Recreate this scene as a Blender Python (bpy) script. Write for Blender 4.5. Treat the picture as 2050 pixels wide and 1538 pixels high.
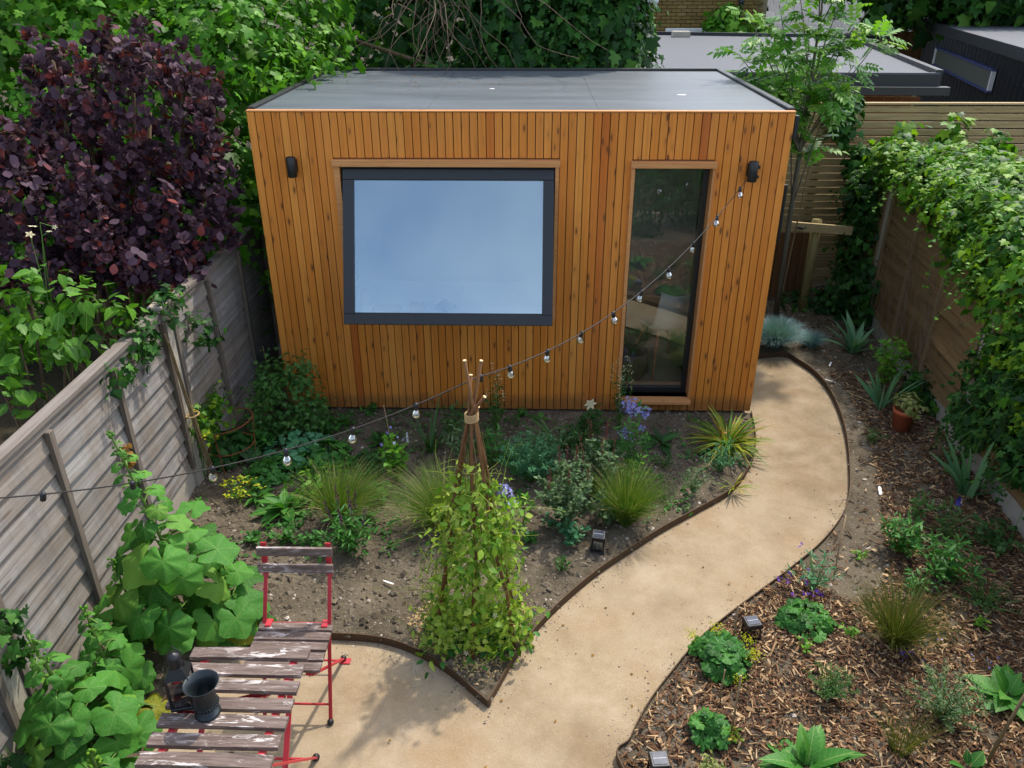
import bpy, math, random
import numpy as np
from mathutils import Matrix, Vector
from mathutils.geometry import delaunay_2d_cdt
for o in list(bpy.data.objects): bpy.data.objects.remove(o)
scene = bpy.context.scene
COL = scene.collection
rng = np.random.default_rng(11)
R = math.radians

# ------------------------------------------------------------------ camera
cam_data = bpy.data.cameras.new('camera'); cam = bpy.data.objects.new('camera', cam_data); COL.objects.link(cam)
cam_data.sensor_fit = 'HORIZONTAL'; cam_data.sensor_width = 36.0; cam_data.lens = 28.263
cam_data.clip_start = 0.05; cam_data.clip_end = 2000
cam.matrix_world = Matrix.LocRotScale(Vector((0.0933, -6.172, 3.4334)), Matrix.Rotation(R(1.378), 3, 'Z') @ Matrix.Rotation(R(90 - 27.306), 3, 'X') @ Matrix.Rotation(R(-0.1), 3, 'Z'), None)
scene.camera = cam

# ------------------------------------------------------------------ sky, sun, exposure
world = bpy.data.worlds.new('World'); scene.world = world; world.use_nodes = True
wn = world.node_tree; wn.nodes.clear()
sky = wn.nodes.new('ShaderNodeTexSky'); sky.sky_type = 'NISHITA'; sky.sun_disc = False
sky.sun_elevation = R(56); sky.sun_rotation = R(34); sky.air_density = 1.0; sky.dust_density = 1.8; sky.ozone_density = 1.0
bg = wn.nodes.new('ShaderNodeBackground'); bg.inputs['Strength'].default_value = 0.15
wo = wn.nodes.new('ShaderNodeOutputWorld')
# broken thin cloud all over the sky: a paler, brighter version of the clear sky where the noise is high
tc = wn.nodes.new('ShaderNodeTexCoord'); cn = wn.nodes.new('ShaderNodeTexNoise'); cn.inputs['Scale'].default_value = 2.6; cn.inputs['Detail'].default_value = 6; cn.inputs['Roughness'].default_value = 0.55
cr_ = wn.nodes.new('ShaderNodeValToRGB'); cr_.color_ramp.elements[0].position = 0.34; cr_.color_ramp.elements[1].position = 0.74
hs = wn.nodes.new('ShaderNodeHueSaturation'); hs.inputs['Saturation'].default_value = 0.4; hs.inputs['Value'].default_value = 1.45
cm = wn.nodes.new('ShaderNodeMix'); cm.data_type = 'RGBA'
wn.links.new(tc.outputs['Generated'], cn.inputs['Vector']); wn.links.new(cn.outputs[0], cr_.inputs[0]); wn.links.new(cr_.outputs[0], cm.inputs[0])
wn.links.new(sky.outputs[0], hs.inputs['Color']); wn.links.new(sky.outputs[0], cm.inputs[6]); wn.links.new(hs.outputs[0], cm.inputs[7])
wn.links.new(cm.outputs[2], bg.inputs[0]); wn.links.new(bg.outputs[0], wo.inputs[0])
sun_data = bpy.data.lights.new('sun', 'SUN'); sun_data.energy = 2.0; sun_data.angle = R(1.6); sun_data.color = (1.0, 0.93, 0.83)
sun = bpy.data.objects.new('sun', sun_data); COL.objects.link(sun); sun.location = (4, 6, 12)
sun.rotation_euler = Vector((-0.38, -0.56, -1.0)).to_track_quat('-Z', 'Y').to_euler()
vs = scene.view_settings; scene.display_settings.display_device = 'sRGB'
vs.view_transform = 'Standard'; vs.look = 'None'; vs.gamma = 1.0; vs.exposure = 1.14; vs.use_curve_mapping = False
scene.render.engine = 'CYCLES'
scene.cycles.use_denoising = True
scene.cycles.max_bounces = 4; scene.cycles.diffuse_bounces = 3; scene.cycles.glossy_bounces = 3; scene.cycles.transmission_bounces = 3; scene.cycles.transparent_max_bounces = 6
scene.cycles.use_adaptive_sampling = True; scene.cycles.adaptive_threshold = 0.02
scene.cycles.caustics_reflective = False; scene.cycles.caustics_refractive = False
scene.cycles.sample_clamp_indirect = 6.0; scene.cycles.use_light_tree = False

# ------------------------------------------------------------------ helpers
def hexc(h):
    h = h.lstrip('#'); c = [int(h[i:i + 2], 16) / 255 for i in (0, 2, 4)]
    return tuple(x / 12.92 if x <= 0.04045 else ((x + 0.055) / 1.055) ** 2.4 for x in c) + (1.0,)
def link(o, parent=None):
    COL.objects.link(o)
    if parent is not None: o.parent = parent
    return o
def tag(o, label=None, cat=None, group=None, kind=None):
    for k, v in (('label', label), ('category', cat), ('group', group), ('kind', kind)):
        if v: o[k] = v
    return o
def thing(name, label, cat, loc=(0, 0, 0), rz=0.0, group=None):
    o = bpy.data.objects.new(name, None); COL.objects.link(o); o.empty_display_size = 0.1
    o.location = loc; o.rotation_euler = (0, 0, rz)
    return tag(o, label, cat, group)
class MB:
    """collects polygons, builds ONE mesh object"""
    def __init__(s): s.v = []; s.f = []; s.m = []; s.mi = 0
    def mat(s, i): s.mi = i; return s
    def add(s, vs, fs):
        n = len(s.v); s.v += [tuple(p) for p in vs]
        for f in fs: s.f.append(tuple(i + n for i in f)); s.m.append(s.mi)
        return s
    def box(s, a, b, bev=0.0):
        x0, y0, z0 = a; x1, y1, z1 = b
        if bev <= 0:
            return s.add([(x0, y0, z0), (x1, y0, z0), (x1, y1, z0), (x0, y1, z0), (x0, y0, z1), (x1, y0, z1), (x1, y1, z1), (x0, y1, z1)],
                         [(0, 3, 2, 1), (4, 5, 6, 7), (0, 1, 5, 4), (1, 2, 6, 5), (2, 3, 7, 6), (3, 0, 4, 7)])
        e = bev; rings = []
        for z, i in ((z0, e), (z0 + e, 0), (z1 - e, 0), (z1, e)):
            rings.append([(x0 + i, y0 + i + (0 if i else 0), z), (x1 - i, y0 + i, z), (x1 - i, y1 - i, z), (x0 + i, y1 - i, z)])
        vs = [p for r_ in rings for p in r_]; fs = [(0, 3, 2, 1), (12, 13, 14, 15)]
        for k in range(3):
            for j in range(4): a_ = k * 4 + j; b_ = k * 4 + (j + 1) % 4; fs.append((a_, b_, b_ + 4, a_ + 4))
        return s.add(vs, fs)
    def beam(s, p, q, w, h, up=(0, 0, 1)):
        """rectangular bar from p to q: w sideways, h along up"""
        p = Vector(p); q = Vector(q); d = (q - p).normalized(); u = Vector(up)
        if abs(d.dot(u)) > 0.98: u = Vector((0, 1, 0))
        x = d.cross(u).normalized(); y = x.cross(d).normalized()
        vs = []
        for c in (p, q):
            for sx, sy in ((-1, -1), (1, -1), (1, 1), (-1, 1)): vs.append(c + x * sx * w / 2 + y * sy * h / 2)
        return s.add(vs, [(0, 3, 2, 1), (4, 5, 6, 7), (0, 1, 5, 4), (1, 2, 6, 5), (2, 3, 7, 6), (3, 0, 4, 7)])
    def tube(s, pts, rad, n=6, caps=True):
        pts = [Vector(p) for p in pts]; m = len(pts)
        rad = list(rad) if hasattr(rad, '__len__') else [rad] * m
        base = len(s.v); prev = None
        for i, p in enumerate(pts):
            d = (pts[min(i + 1, m - 1)] - pts[max(i - 1, 0)])
            d = d.normalized() if d.length > 1e-9 else Vector((0, 0, 1))
            if prev is None:
                x = d.cross(Vector((0, 0, 1)) if abs(d.z) < 0.9 else Vector((1, 0, 0))).normalized()
            else:
                x = (prev - d * prev.dot(d)); x = x.normalized() if x.length > 1e-6 else d.orthogonal().normalized()
            prev = x; y = d.cross(x)
            for k in range(n):
                a = 2 * math.pi * k / n; s.v.append(tuple(p + (x * math.cos(a) + y * math.sin(a)) * rad[i]))
        for i in range(m - 1):
            for k in range(n):
                a = base + i * n + k; b = base + i * n + (k + 1) % n
                s.f.append((a, b, b + n, a + n)); s.m.append(s.mi)
        if caps:
            s.f.append(tuple(base + k for k in reversed(range(n)))); s.m.append(s.mi)
            s.f.append(tuple(base + (m - 1) * n + k for k in range(n))); s.m.append(s.mi)
        return s
    def lathe(s, prof, n=16, c=(0, 0, 0), caps=False):
        base = len(s.v)
        for r_, z in prof:
            for k in range(n):
                a = 2 * math.pi * k / n; s.v.append((c[0] + r_ * math.cos(a), c[1] + r_ * math.sin(a), c[2] + z))
        for i in range(len(prof) - 1):
            for k in range(n):
                a = base + i * n + k; b = base + i * n + (k + 1) % n
                s.f.append((a, b, b + n, a + n)); s.m.append(s.mi)
        if caps:
            s.f.append(tuple(base + k for k in reversed(range(n)))); s.m.append(s.mi)
            s.f.append(tuple(base + (len(prof) - 1) * n + k for k in range(n))); s.m.append(s.mi)
        return s
    def ball(s, c, r_, n=8, m=5, sz=1.0):
        prof = [(max(1e-4, r_ * math.sin(math.pi * i / m)), -r_ * sz * math.cos(math.pi * i / m)) for i in range(m + 1)]
        return s.lathe(prof, n, c)
    def mesh(s, name, mats, smooth=False):
        me = bpy.data.meshes.new(name); me.from_pydata(s.v, [], s.f)
        for m in (mats if isinstance(mats, (list, tuple)) else [mats]): me.materials.append(m)
        if max(s.m or [0]) > 0: me.polygons.foreach_set('material_index', s.m)
        if smooth: me.polygons.foreach_set('use_smooth', [True] * len(s.f))
        me.update(); return me
    def build(s, name, mats, parent=None, smooth=False, loc=None):
        o = bpy.data.objects.new(name, s.mesh(name, mats, smooth)); link(o, parent)
        if loc is not None: o.location = loc
        return o
def copy_to(src, parent=None, loc=None, rot=None, scale=None):
    c = src.copy(); link(c); c.parent = parent
    if loc is not None: c.location = loc
    if rot is not None: c.rotation_euler = rot
    if scale is not None: c.scale = scale
    return c
def copy_tree(o, parent=None):
    c = o.copy(); COL.objects.link(c); c.parent = parent
    for ch in list(o.children): copy_tree(ch, c)
    return c
def place(name, me, parent, M):
    o = bpy.data.objects.new(name, me); COL.objects.link(o); o.parent = parent; o.matrix_basis = M
    return o
def np_mesh(name, V, faces, mats, tint=None, uv=None, smooth=True):
    """V (n,3); faces = list of (array (m,k)) ; fast mesh from numpy"""
    me = bpy.data.meshes.new(name); V = np.ascontiguousarray(V, np.float32)
    me.vertices.add(len(V)); me.vertices.foreach_set('co', V.ravel())
    loops = np.concatenate([f.ravel() for f in faces]).astype(np.int32)
    sizes = np.concatenate([np.full(len(f), f.shape[1]) for f in faces]).astype(np.int32)
    starts = np.concatenate([[0], np.cumsum(sizes)[:-1]]).astype(np.int32)
    me.loops.add(len(loops)); me.loops.foreach_set('vertex_index', loops)
    me.polygons.add(len(sizes)); me.polygons.foreach_set('loop_start', starts)
    me.polygons.foreach_set('use_smooth', np.full(len(sizes), smooth, bool))
    if uv is not None:
        l = me.uv_layers.new(name='UVMap'); l.data.foreach_set('uv', np.ascontiguousarray(uv[loops], np.float32).ravel())
    if tint is not None:
        a = me.attributes.new('tint', 'FLOAT', 'POINT'); a.data.foreach_set('value', np.ascontiguousarray(tint, np.float32))
    for m in (mats if isinstance(mats, (list, tuple)) else [mats]): me.materials.append(m)
    me.update(calc_edges=True); me.validate(); return me
def unit(a): return a / np.maximum(np.linalg.norm(a, axis=-1, keepdims=True), 1e-9)

# ------------------------------------------------------------------ node materials
class NT:
    def __init__(s, name):
        s.m = bpy.data.materials.new(name); s.m.use_nodes = True; s.t = s.m.node_tree; s.t.nodes.clear()
        s.out = s.t.nodes.new('ShaderNodeOutputMaterial')
    def set(s, sock, v):
        if isinstance(v, bpy.types.NodeSocket): s.t.links.new(v, sock)
        elif v is not None: sock.default_value = v
    def n(s, typ, out=0, props=None, **kw):
        nd = s.t.nodes.new('ShaderNode' + typ)
        for k, v in (props or {}).items(): setattr(nd, k, v)
        for k, v in kw.items():
            k2 = int(k[1:]) if k[0] == '_' else k.replace('_', ' ')
            s.set(nd.inputs[k2], v)
        return nd.outputs[out]
    def math(s, op, a, b=None, c=None, clamp=False):
        nd = s.t.nodes.new('ShaderNodeMath'); nd.operation = op; nd.use_clamp = clamp
        for i, v in enumerate((a, b, c)):
            if v is not None: s.set(nd.inputs[i], v)
        return nd.outputs[0]
    def ramp(s, fac, stops, interp='LINEAR'):
        nd = s.t.nodes.new('ShaderNodeValToRGB'); cr = nd.color_ramp; cr.interpolation = interp
        while len(cr.elements) < len(stops): cr.elements.new(0.5)
        for e, (p, c) in zip(cr.elements, stops): e.position = p; e.color = hexc(c) if isinstance(c, str) else (c if hasattr(c, '__len__') else (c, c, c, 1))
        s.set(nd.inputs[0], fac); return nd.outputs[0]
    def mix(s, fac, a, b, mode='MIX'):
        nd = s.t.nodes.new('ShaderNodeMix'); nd.data_type = 'RGBA'; nd.blend_type = mode
        s.set(nd.inputs[0], fac); s.set(nd.inputs[6], hexc(a) if isinstance(a, str) else a); s.set(nd.inputs[7], hexc(b) if isinstance(b, str) else b)
        return nd.outputs[2]
    def noise(s, vec, scale, detail=3, rough=0.55, out=0, dist=0.0): return s.n('TexNoise', out, Vector=vec, Scale=scale, Detail=detail, Roughness=rough, Distortion=dist)
    def coords(s, which='Object'): return s.n('TexCoord', ('Generated', 'Normal', 'UV', 'Object').index(which))
    def map(s, vec, scale=(1, 1, 1), loc=(0, 0, 0), rot=(0, 0, 0)): return s.n('Mapping', 0, Vector=vec, Location=loc, Rotation=rot, Scale=scale)
    def rand(s): return s.n('ObjectInfo', 5)
    def offs(s, vec, k=37.0):
        r_ = s.rand(); nd = s.t.nodes.new('ShaderNodeCombineXYZ')
        s.set(nd.inputs[0], s.math('MULTIPLY', r_, k)); s.set(nd.inputs[1], s.math('MULTIPLY', r_, k * 1.7)); s.set(nd.inputs[2], s.math('MULTIPLY', r_, k * 0.9))
        return s.n('VectorMath', 0, {'operation': 'ADD'}, _0=vec, _1=nd.outputs[0])
    def bump(s, h, strength=0.3, dist=0.02): return s.n('Bump', 0, Strength=strength, Distance=dist, Height=h)
    def pbsdf(s, color, rough=0.6, metal=0.0, spec=0.5, normal=None, **kw):
        nd = s.t.nodes.new('ShaderNodeBsdfPrincipled')
        s.set(nd.inputs['Base Color'], hexc(color) if isinstance(color, str) else color); s.set(nd.inputs['Roughness'], rough); s.set(nd.inputs['Metallic'], metal)
        s.set(nd.inputs['Specular IOR Level'], spec)
        if normal is not None: s.set(nd.inputs['Normal'], normal)
        for k, v in kw.items(): s.set(nd.inputs[k.replace('_', ' ')], v)
        return nd.outputs[0]
    def finish(s, surf): s.t.links.new(surf, s.out.inputs['Surface']); return s.m

def m_plain(name, color, rough=0.6, metal=0.0, spec=0.5, var=0.12, scale=25.0, bump=0.0):
    t = NT(name); co = t.offs(t.coords()); nz = t.noise(co, scale, 4)
    c = t.mix(t.math('MULTIPLY', nz, 1.0), t.mix(1.0, color, (1 - var,) * 3 + (1,), 'MULTIPLY'), t.mix(1.0, color, (1 + var,) * 3 + (1,), 'MULTIPLY'))
    nb = t.bump(t.noise(co, scale * 3, 3), bump, 0.01) if bump else None
    return t.finish(t.pbsdf(c, t.math('ADD', t.math('MULTIPLY', nz, 0.2), rough - 0.1), metal, spec, nb))
def m_leaf(name, stops, rough=0.55, transl=0.28, veins=None, spec=0.22, patch=None, deep=True):
    """leaf colour picked per leaf by the tint attribute + the object's random number"""
    t = NT(name); a = t.n('Attribute', 2, {'attribute_name': 'tint'})
    f = t.math('FRACT', t.math('ADD', a, t.math('MULTIPLY', t.rand(), 0.999)))
    c = t.ramp(f, stops)
    uv = t.coords('UV')
    if veins == 'palm':
        x, y = (t.n('SeparateXYZ', i, Vector=uv) for i in (0, 1))
        ang = t.math('ARCTAN2', x, y)
        rad = t.math('SQRT', t.math('ADD', t.math('MULTIPLY', x, x), t.math('MULTIPLY', y, y)))
        line = t.math('LESS_THAN', t.math('MULTIPLY', t.math('ABSOLUTE', t.math('SINE', t.math('MULTIPLY', ang, 3.0))), rad), 0.018)
        c = t.mix(t.math('MULTIPLY', line, 0.4), c, '#9ab868')
        net = t.n('TexVoronoi', 0, {'feature': 'DISTANCE_TO_EDGE'}, Vector=uv, Scale=11.0)
        c = t.mix(t.math('MULTIPLY', t.math('LESS_THAN', net, 0.05), 0.16), c, '#9ab868')
    elif veins == 'pinnate':
        x, y = (t.n('SeparateXYZ', i, Vector=uv) for i in (0, 1))
        ax = t.math('ABSOLUTE', x)
        mid = t.math('LESS_THAN', ax, 0.012)
        sv = t.math('LESS_THAN', t.math('ABSOLUTE', t.math('SINE', t.math('MULTIPLY', t.math('SUBTRACT', y, t.math('MULTIPLY', ax, 0.9)), 24.0))), 0.16)
        c = t.mix(t.math('ADD', t.math('MULTIPLY', mid, 0.5), t.math('MULTIPLY', sv, 0.22), clamp=True), c, '#a8c070')
    if deep: c = t.mix(1.0, c, (0.8, 0.8, 0.68, 1), 'MULTIPLY')
    nz = t.noise(t.coords(), 9.0, 3)
    c = t.mix(t.math('MULTIPLY', nz, 0.35), c, t.mix(1.0, c, (0.55, 0.6, 0.5, 1), 'MULTIPLY'))
    if patch:
        pf = t.ramp(t.noise(t.coords(), 14.0, 2), [(0.5, 0.0), (0.66, 1.0)])
        c = t.mix(pf, c, patch)
    nb_ = t.bump(t.math('ADD', t.noise(uv, 9.0, 3), t.n('TexVoronoi', 0, Vector=uv, Scale=16.0)), 0.1, 0.01) if veins else None
    p = t.pbsdf(c, rough, 0, spec, nb_)
    tr = t.n('BsdfTranslucent', 0, Color=t.mix(1.0, c, (1.35, 1.5, 0.6, 1), 'MULTIPLY'))
    return t.finish(t.n('MixShader', 0, _0=transl, _1=p, _2=tr))

# ------------------------------------------------------------------ surface materials
def m_cladding():
    t = NT('larch_cladding'); co = t.offs(t.coords()); r_ = t.rand()
    # object X across board, Z along board
    g = t.noise(t.map(co, (60, 60, 1.3)), 1.0, 5, 0.6, dist=0.6)
    base = t.ramp(r_, [(0.0, '#c67627'), (0.2, '#cd7f2d'), (0.42, '#d48635'), (0.62, '#c87a2a'), (0.8, '#d88e3c'), (0.95, '#cf7e2c'), (0.98, '#b45c18'), (1.0, '#ae5818')])
    c = t.mix(t.math('MULTIPLY', t.ramp(g, [(0.38, 0.0), (0.72, 1.0)]), 0.55), base, t.mix(1.0, base, (0.62, 0.5, 0.36, 1), 'MULTIPLY'))
    big = t.noise(t.map(co, (3, 3, 0.9)), 1.0, 2)
    c = t.mix(t.math('MULTIPLY', big, 0.4), c, t.mix(1.0, c, (1.25, 1.12, 0.95, 1), 'MULTIPLY'))
    kn = t.n('TexVoronoi', 0, {'feature': 'F1'}, Vector=t.map(co, (17, 17, 5.5)), Scale=1.0, Randomness=1.0)
    kc = t.n('TexVoronoi', 1, {'feature': 'F1'}, Vector=t.map(co, (17, 17, 5.5)), Scale=1.0, Randomness=1.0)
    pick = t.math('GREATER_THAN', t.n('SeparateXYZ', 0, Vector=kc), 0.35)
    k = t.math('MULTIPLY', t.ramp(kn, [(0.1, 1.0), (0.2, 0.0)]), pick)
    halo = t.math('MULTIPLY', t.ramp(kn, [(0.1, 1.0), (0.4, 0.0)]), pick)
    c = t.mix(t.math('MULTIPLY', halo, 0.35), c, '#8a5020'); c = t.mix(t.math('MULTIPLY', k, 0.85), c, '#54290f')
    wz = t.n('SeparateXYZ', 2, Vector=t.n('NewGeometry', 0)); wp_ = t.n('NewGeometry', 0)
    spl = t.ramp(t.math('ADD', wz, t.math('MULTIPLY', t.noise(wp_, 9.0, 4), -0.16)), [(0.0, 1.0), (0.09, 0.0)])
    c = t.mix(t.math('MULTIPLY', spl, 0.6), c, '#6b4a2c')
    fade = t.ramp(t.noise(t.map(wp_, (2.5, 2.5, 0.5)), 1.0, 3), [(0.42, 0.0), (0.7, 1.0)]); c = t.mix(t.math('MULTIPLY', fade, 0.14), c, '#d8a060')
    return t.finish(t.pbsdf(c, t.math('ADD', 0.42, t.math('MULTIPLY', g, 0.3)), 0, 0.35, t.bump(g, 0.12, 0.004)))
def m_timber(name, cols, knots='#6a4a26', gx=(2, 60, 60), rough=0.7, stain=None, grain_dark=(0.6, 0.55, 0.5, 1), streak=False):
    """boards whose grain runs along local X (gx small first)"""
    t = NT(name); co = t.offs(t.coords()); r_ = t.rand()
    base = t.ramp(r_, [(i / max(1, len(cols) - 1), c) for i, c in enumerate(cols)])
    g = t.noise(t.map(co, gx), 1.0, 6, 0.65, dist=0.8)
    c = t.mix(t.math('MULTIPLY', t.ramp(g, [(0.36, 0.0), (0.66, 1.0)]), 0.85), base, t.mix(1.0, base, grain_dark, 'MULTIPLY'))
    kv = tuple(max(3.0, v * 0.25) if v > 10 else v * 1.4 for v in gx)
    kn = t.n('TexVoronoi', 0, {'feature': 'F1'}, Vector=t.map(co, kv), Scale=1.0)
    c = t.mix(t.math('MULTIPLY', t.ramp(kn, [(0.05, 1.0), (0.12, 0.0)]), 0.7), c, knots)
    if streak:
        st_ = t.noise(t.map(t.n('NewGeometry', 0), (2, 6, 0.9)), 1.0, 6, 0.7); c = t.mix(t.math('MULTIPLY', t.ramp(st_, [(0.46, 0.0), (0.7, 1.0)]), 0.42), c, '#4a423a')
    if stain:
        s_ = t.ramp(t.noise(t.n('TexCoord', 3), 2.3, 5, 0.6), [(0.46, 0.0), (0.66, 1.0)])
        c = t.mix(t.math('MULTIPLY', s_, 0.55), c, stain)
    return t.finish(t.pbsdf(c, rough, 0, 0.3, t.bump(g, 0.35, 0.006)))
def m_flaky():
    t = NT('weathered_slat'); co = t.offs(t.coords())
    g = t.noise(t.map(co, (5, 70, 70)), 1.0, 6, 0.65, dist=0.5)
    c = t.ramp(g, [(0.25, '#3a312d'), (0.5, '#66574f'), (0.8, '#8c7d74')])
    fl = t.noise(t.map(co, (6, 26, 26)), 1.0, 8, 0.72, dist=1.2)
    f = t.math('MULTIPLY', t.ramp(fl, [(0.54, 0.0), (0.585, 1.0)]), t.ramp(t.noise(co, 5.0, 2), [(0.38, 0.0), (0.58, 1.0)]))
    c = t.mix(t.math('MULTIPLY', f, 0.85), c, '#cfc6c0')
    return t.finish(t.pbsdf(c, 0.75, 0, 0.25, t.bump(t.math('ADD', g, f), 0.4, 0.004)))
def m_path():
    t = NT('hoggin'); co = t.coords()
    big = t.noise(co, 0.9, 4, 0.6); mid = t.noise(co, 5.0, 5, 0.65); fine = t.noise(co, 90.0, 3, 0.7); grit = t.n('TexVoronoi', 0, Vector=co, Scale=160.0)
    c = t.ramp(mid, [(0.25, '#86745a'), (0.5, '#98866b'), (0.78, '#a89880')])
    c = t.mix(t.math('MULTIPLY', t.ramp(big, [(0.4, 0.0), (0.62, 1.0)]), 0.5), c, '#9a8b71')
    c = t.mix(t.math('MULTIPLY', t.ramp(t.noise(co, 1.7, 5, 0.6), [(0.5, 0.0), (0.7, 1.0)]), 0.5), c, '#8a6c48')
    c = t.mix(t.math('MULTIPLY', t.ramp(fine, [(0.5, 0.0), (0.75, 1.0)]), 0.3), c, '#b9ab95')
    c = t.mix(t.math('MULTIPLY', t.ramp(t.noise(co, 60.0, 3, 0.8), [(0.6, 0.0), (0.72, 1.0)]), 0.28), c, '#6e5636')
    damp = t.math('MULTIPLY', t.ramp(t.noise(co, 0.55, 6, 0.65), [(0.48, 0.0), (0.62, 1.0)]), t.ramp(t.noise(co, 7.0, 4), [(0.3, 0.3), (0.6, 1.0)]))
    c = t.mix(t.math('MULTIPLY', damp, 0.55), c, '#6b5a42')
    h = t.math('ADD', fine, t.math('MULTIPLY', grit, 0.6))
    return t.finish(t.pbsdf(c, 0.9, 0, 0.2, t.bump(h, 0.35, 0.006)))
def m_soil(name, a, b, c_, peb=True):
    t = NT(name); co = t.coords()
    n1 = t.noise(co, 3.0, 6, 0.65); n2 = t.noise(co, 45.0, 5, 0.7)
    c = t.ramp(n1, [(0.3, a), (0.5, b), (0.72, c_)])
    c = t.mix(t.math('MULTIPLY', n2, 0.6), c, t.mix(1.0, c, (0.45, 0.42, 0.4, 1), 'MULTIPLY'))
    h = t.math('ADD', t.math('MULTIPLY', n2, 1.0), t.math('MULTIPLY', t.noise(co, 14.0, 4), 1.6))
    if peb:
        v = t.n('TexVoronoi', 0, Vector=co, Scale=70.0); vc = t.n('TexVoronoi', 1, Vector=co, Scale=70.0)
        pk = t.math('MULTIPLY', t.math('GREATER_THAN', t.n('SeparateXYZ', 0, Vector=vc), 0.8), t.ramp(v, [(0.2, 1.0), (0.34, 0.0)]))
        c = t.mix(t.math('MULTIPLY', pk, 0.7), c, '#9c8f80')
    return t.finish(t.pbsdf(c, 0.95, 0, 0.15, t.bump(h, 0.9, 0.02)))
def m_tinted(name, stops, rough=0.8, spec=0.25):
    t = NT(name); a = t.n('Attribute', 2, {'attribute_name': 'tint'})
    f = t.math('FRACT', t.math('ADD', a, t.math('MULTIPLY', t.rand(), 0.999)))
    c = t.ramp(f, stops); nz = t.noise(t.coords(), 60.0, 3)
    c = t.mix(t.math('MULTIPLY', nz, 0.5), c, t.mix(1.0, c, (0.6, 0.56, 0.5, 1), 'MULTIPLY'))
    return t.finish(t.pbsdf(c, rough, 0, spec))
def m_roof(name, a, b, rough=0.35, wet=True):
    t = NT(name); co = t.coords()
    n1 = t.noise(t.map(co, (0.5, 2.2, 1)), 1.6, 6, 0.62); n2 = t.noise(co, 55.0, 3)
    st = t.noise(t.map(co, (1.2, 26, 1)), 1.0, 5, 0.6)
    c = t.ramp(n1, [(0.3, a), (0.7, b)]); c = t.mix(t.math('MULTIPLY', t.ramp(st, [(0.5, 0.0), (0.75, 1.0)]), 0.3), c, '#5d6468')
    c = t.mix(t.math('MULTIPLY', n2, 0.3), c, '#20262a')
    rr = t.math('ADD', t.math('MULTIPLY', t.math('ADD', n1, st), 0.22), rough - 0.1)
    return t.finish(t.pbsdf(c, rr, 0, 0.5, t.bump(t.math('ADD', n2, st), 0.1, 0.004)))
def m_glass(name, tint, refl, rough=0.0, gcol=(0.95, 0.98, 1.0, 1)):
    t = NT(name)
    fr = t.n('Fresnel', 0, IOR=1.5)
    f = t.math('ADD', t.math('MULTIPLY', fr, 1.0 - refl), refl, clamp=True)
    g = t.n('BsdfGlossy', 0, Color=gcol, Roughness=rough)
    tr = t.n('BsdfTransparent', 0, Color=tint)
    return t.finish(t.n('MixShader', 0, _0=f, _1=tr, _2=g))
def m_brick():
    t = NT('stock_brick'); co = t.offs(t.coords())
    c = t.ramp(t.rand(), [(0.0, '#776238'), (0.3, '#8a7242'), (0.55, '#7e683c'), (0.8, '#947e50'), (1.0, '#6a5632')])
    c = t.mix(t.math('MULTIPLY', t.noise(co, 30.0, 4), 0.5), c, '#5c4a26')
    return t.finish(t.pbsdf(c, 0.9, 0, 0.2, t.bump(t.noise(co, 80.0), 0.3, 0.005)))
M = {}
M['clad'] = m_cladding()
M['cedar_trim'] = m_timber('trim_timber', ['#c58a55', '#cf955f', '#bd8350'], '#8a5a30', (2, 60, 60), 0.5, grain_dark=(0.78, 0.66, 0.55, 1))
M['fence_grey'] = m_timber('weathered_fence', ['#938e88', '#a6a29d', '#858079', '#aca9a5', '#8f8982', '#a09a93', '#968a7c'], '#4a4038', (1.2, 1.2, 42), 0.85, '#7d6a54', (0.42, 0.38, 0.35, 1), True)
M['batten_grey'] = m_timber('weathered_batten', ['#6e6459', '#7c7268', '#655b50'], '#40382f', (40, 40, 1.5), 0.85)
M['rail_grey'] = m_timber('weathered_rail', ['#7f776f', '#8a827a'], '#4a4038', (40, 1.5, 40), 0.85, '#635b50')
M['waney'] = m_timber('waney_lap', ['#8c6f48', '#7c603c', '#967850', '#846842', '#705838'], '#3f2c18', (1.2, 1.2, 30), 0.85, '#75603f', (0.5, 0.44, 0.38, 1))
M['waney_batten'] = m_timber('lap_batten', ['#94805f', '#857152'], '#3f2c18', (40, 40, 1.5), 0.85)
M['slat_pale'] = m_timber('pale_fence_slat', ['#b39a6b', '#bfa77a', '#a89062', '#b8a072', '#ad9668'], '#7a5c34', (1.3, 50, 50), 0.75, '#8d8058')
M['slat_brown'] = m_timber('brown_board', ['#7a5434', '#6c4a2e', '#84603c'], '#3a2614', (40, 40, 1.5), 0.8)
M['post_green'] = m_timber('treated_post', ['#8f8153', '#857848'], '#5a4a2c', (40, 40, 1.5), 0.8)
M['flaky'] = m_flaky()
M['path'] = m_path()
M['soil'] = m_soil('bed_soil', '#554c3f', '#6b6150', '#807562')
M['mulch_soil'] = m_soil('mulch_soil', '#33261c', '#40301f', '#54463a')
M['ground'] = m_soil('ground_soil', '#3c3528', '#474030', '#544a3a', False)
M['pebble'] = m_tinted('pebbles', [(0, '#5c5248'), (0.35, '#7d7266'), (0.6, '#9a8f82'), (0.85, '#c2b8aa'), (1, '#6b5a48')], 0.9)
M['clod'] = m_tinted('clods', [(0, '#50473a'), (0.5, '#675d4e'), (1, '#7b705e')], 0.95)
M['chip'] = m_tinted('bark_chips', [(0, '#36241a'), (0.25, '#523823'), (0.5, '#6a4a30'), (0.66, '#876646'), (0.8, '#a4855f'), (0.92, '#c2a67e'), (1, '#4a3426')], 0.8)
M['sandy'] = m_tinted('sand_grit', [(0, '#a98d5e'), (0.5, '#b99f70'), (1, '#c8b184')], 0.95)
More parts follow.
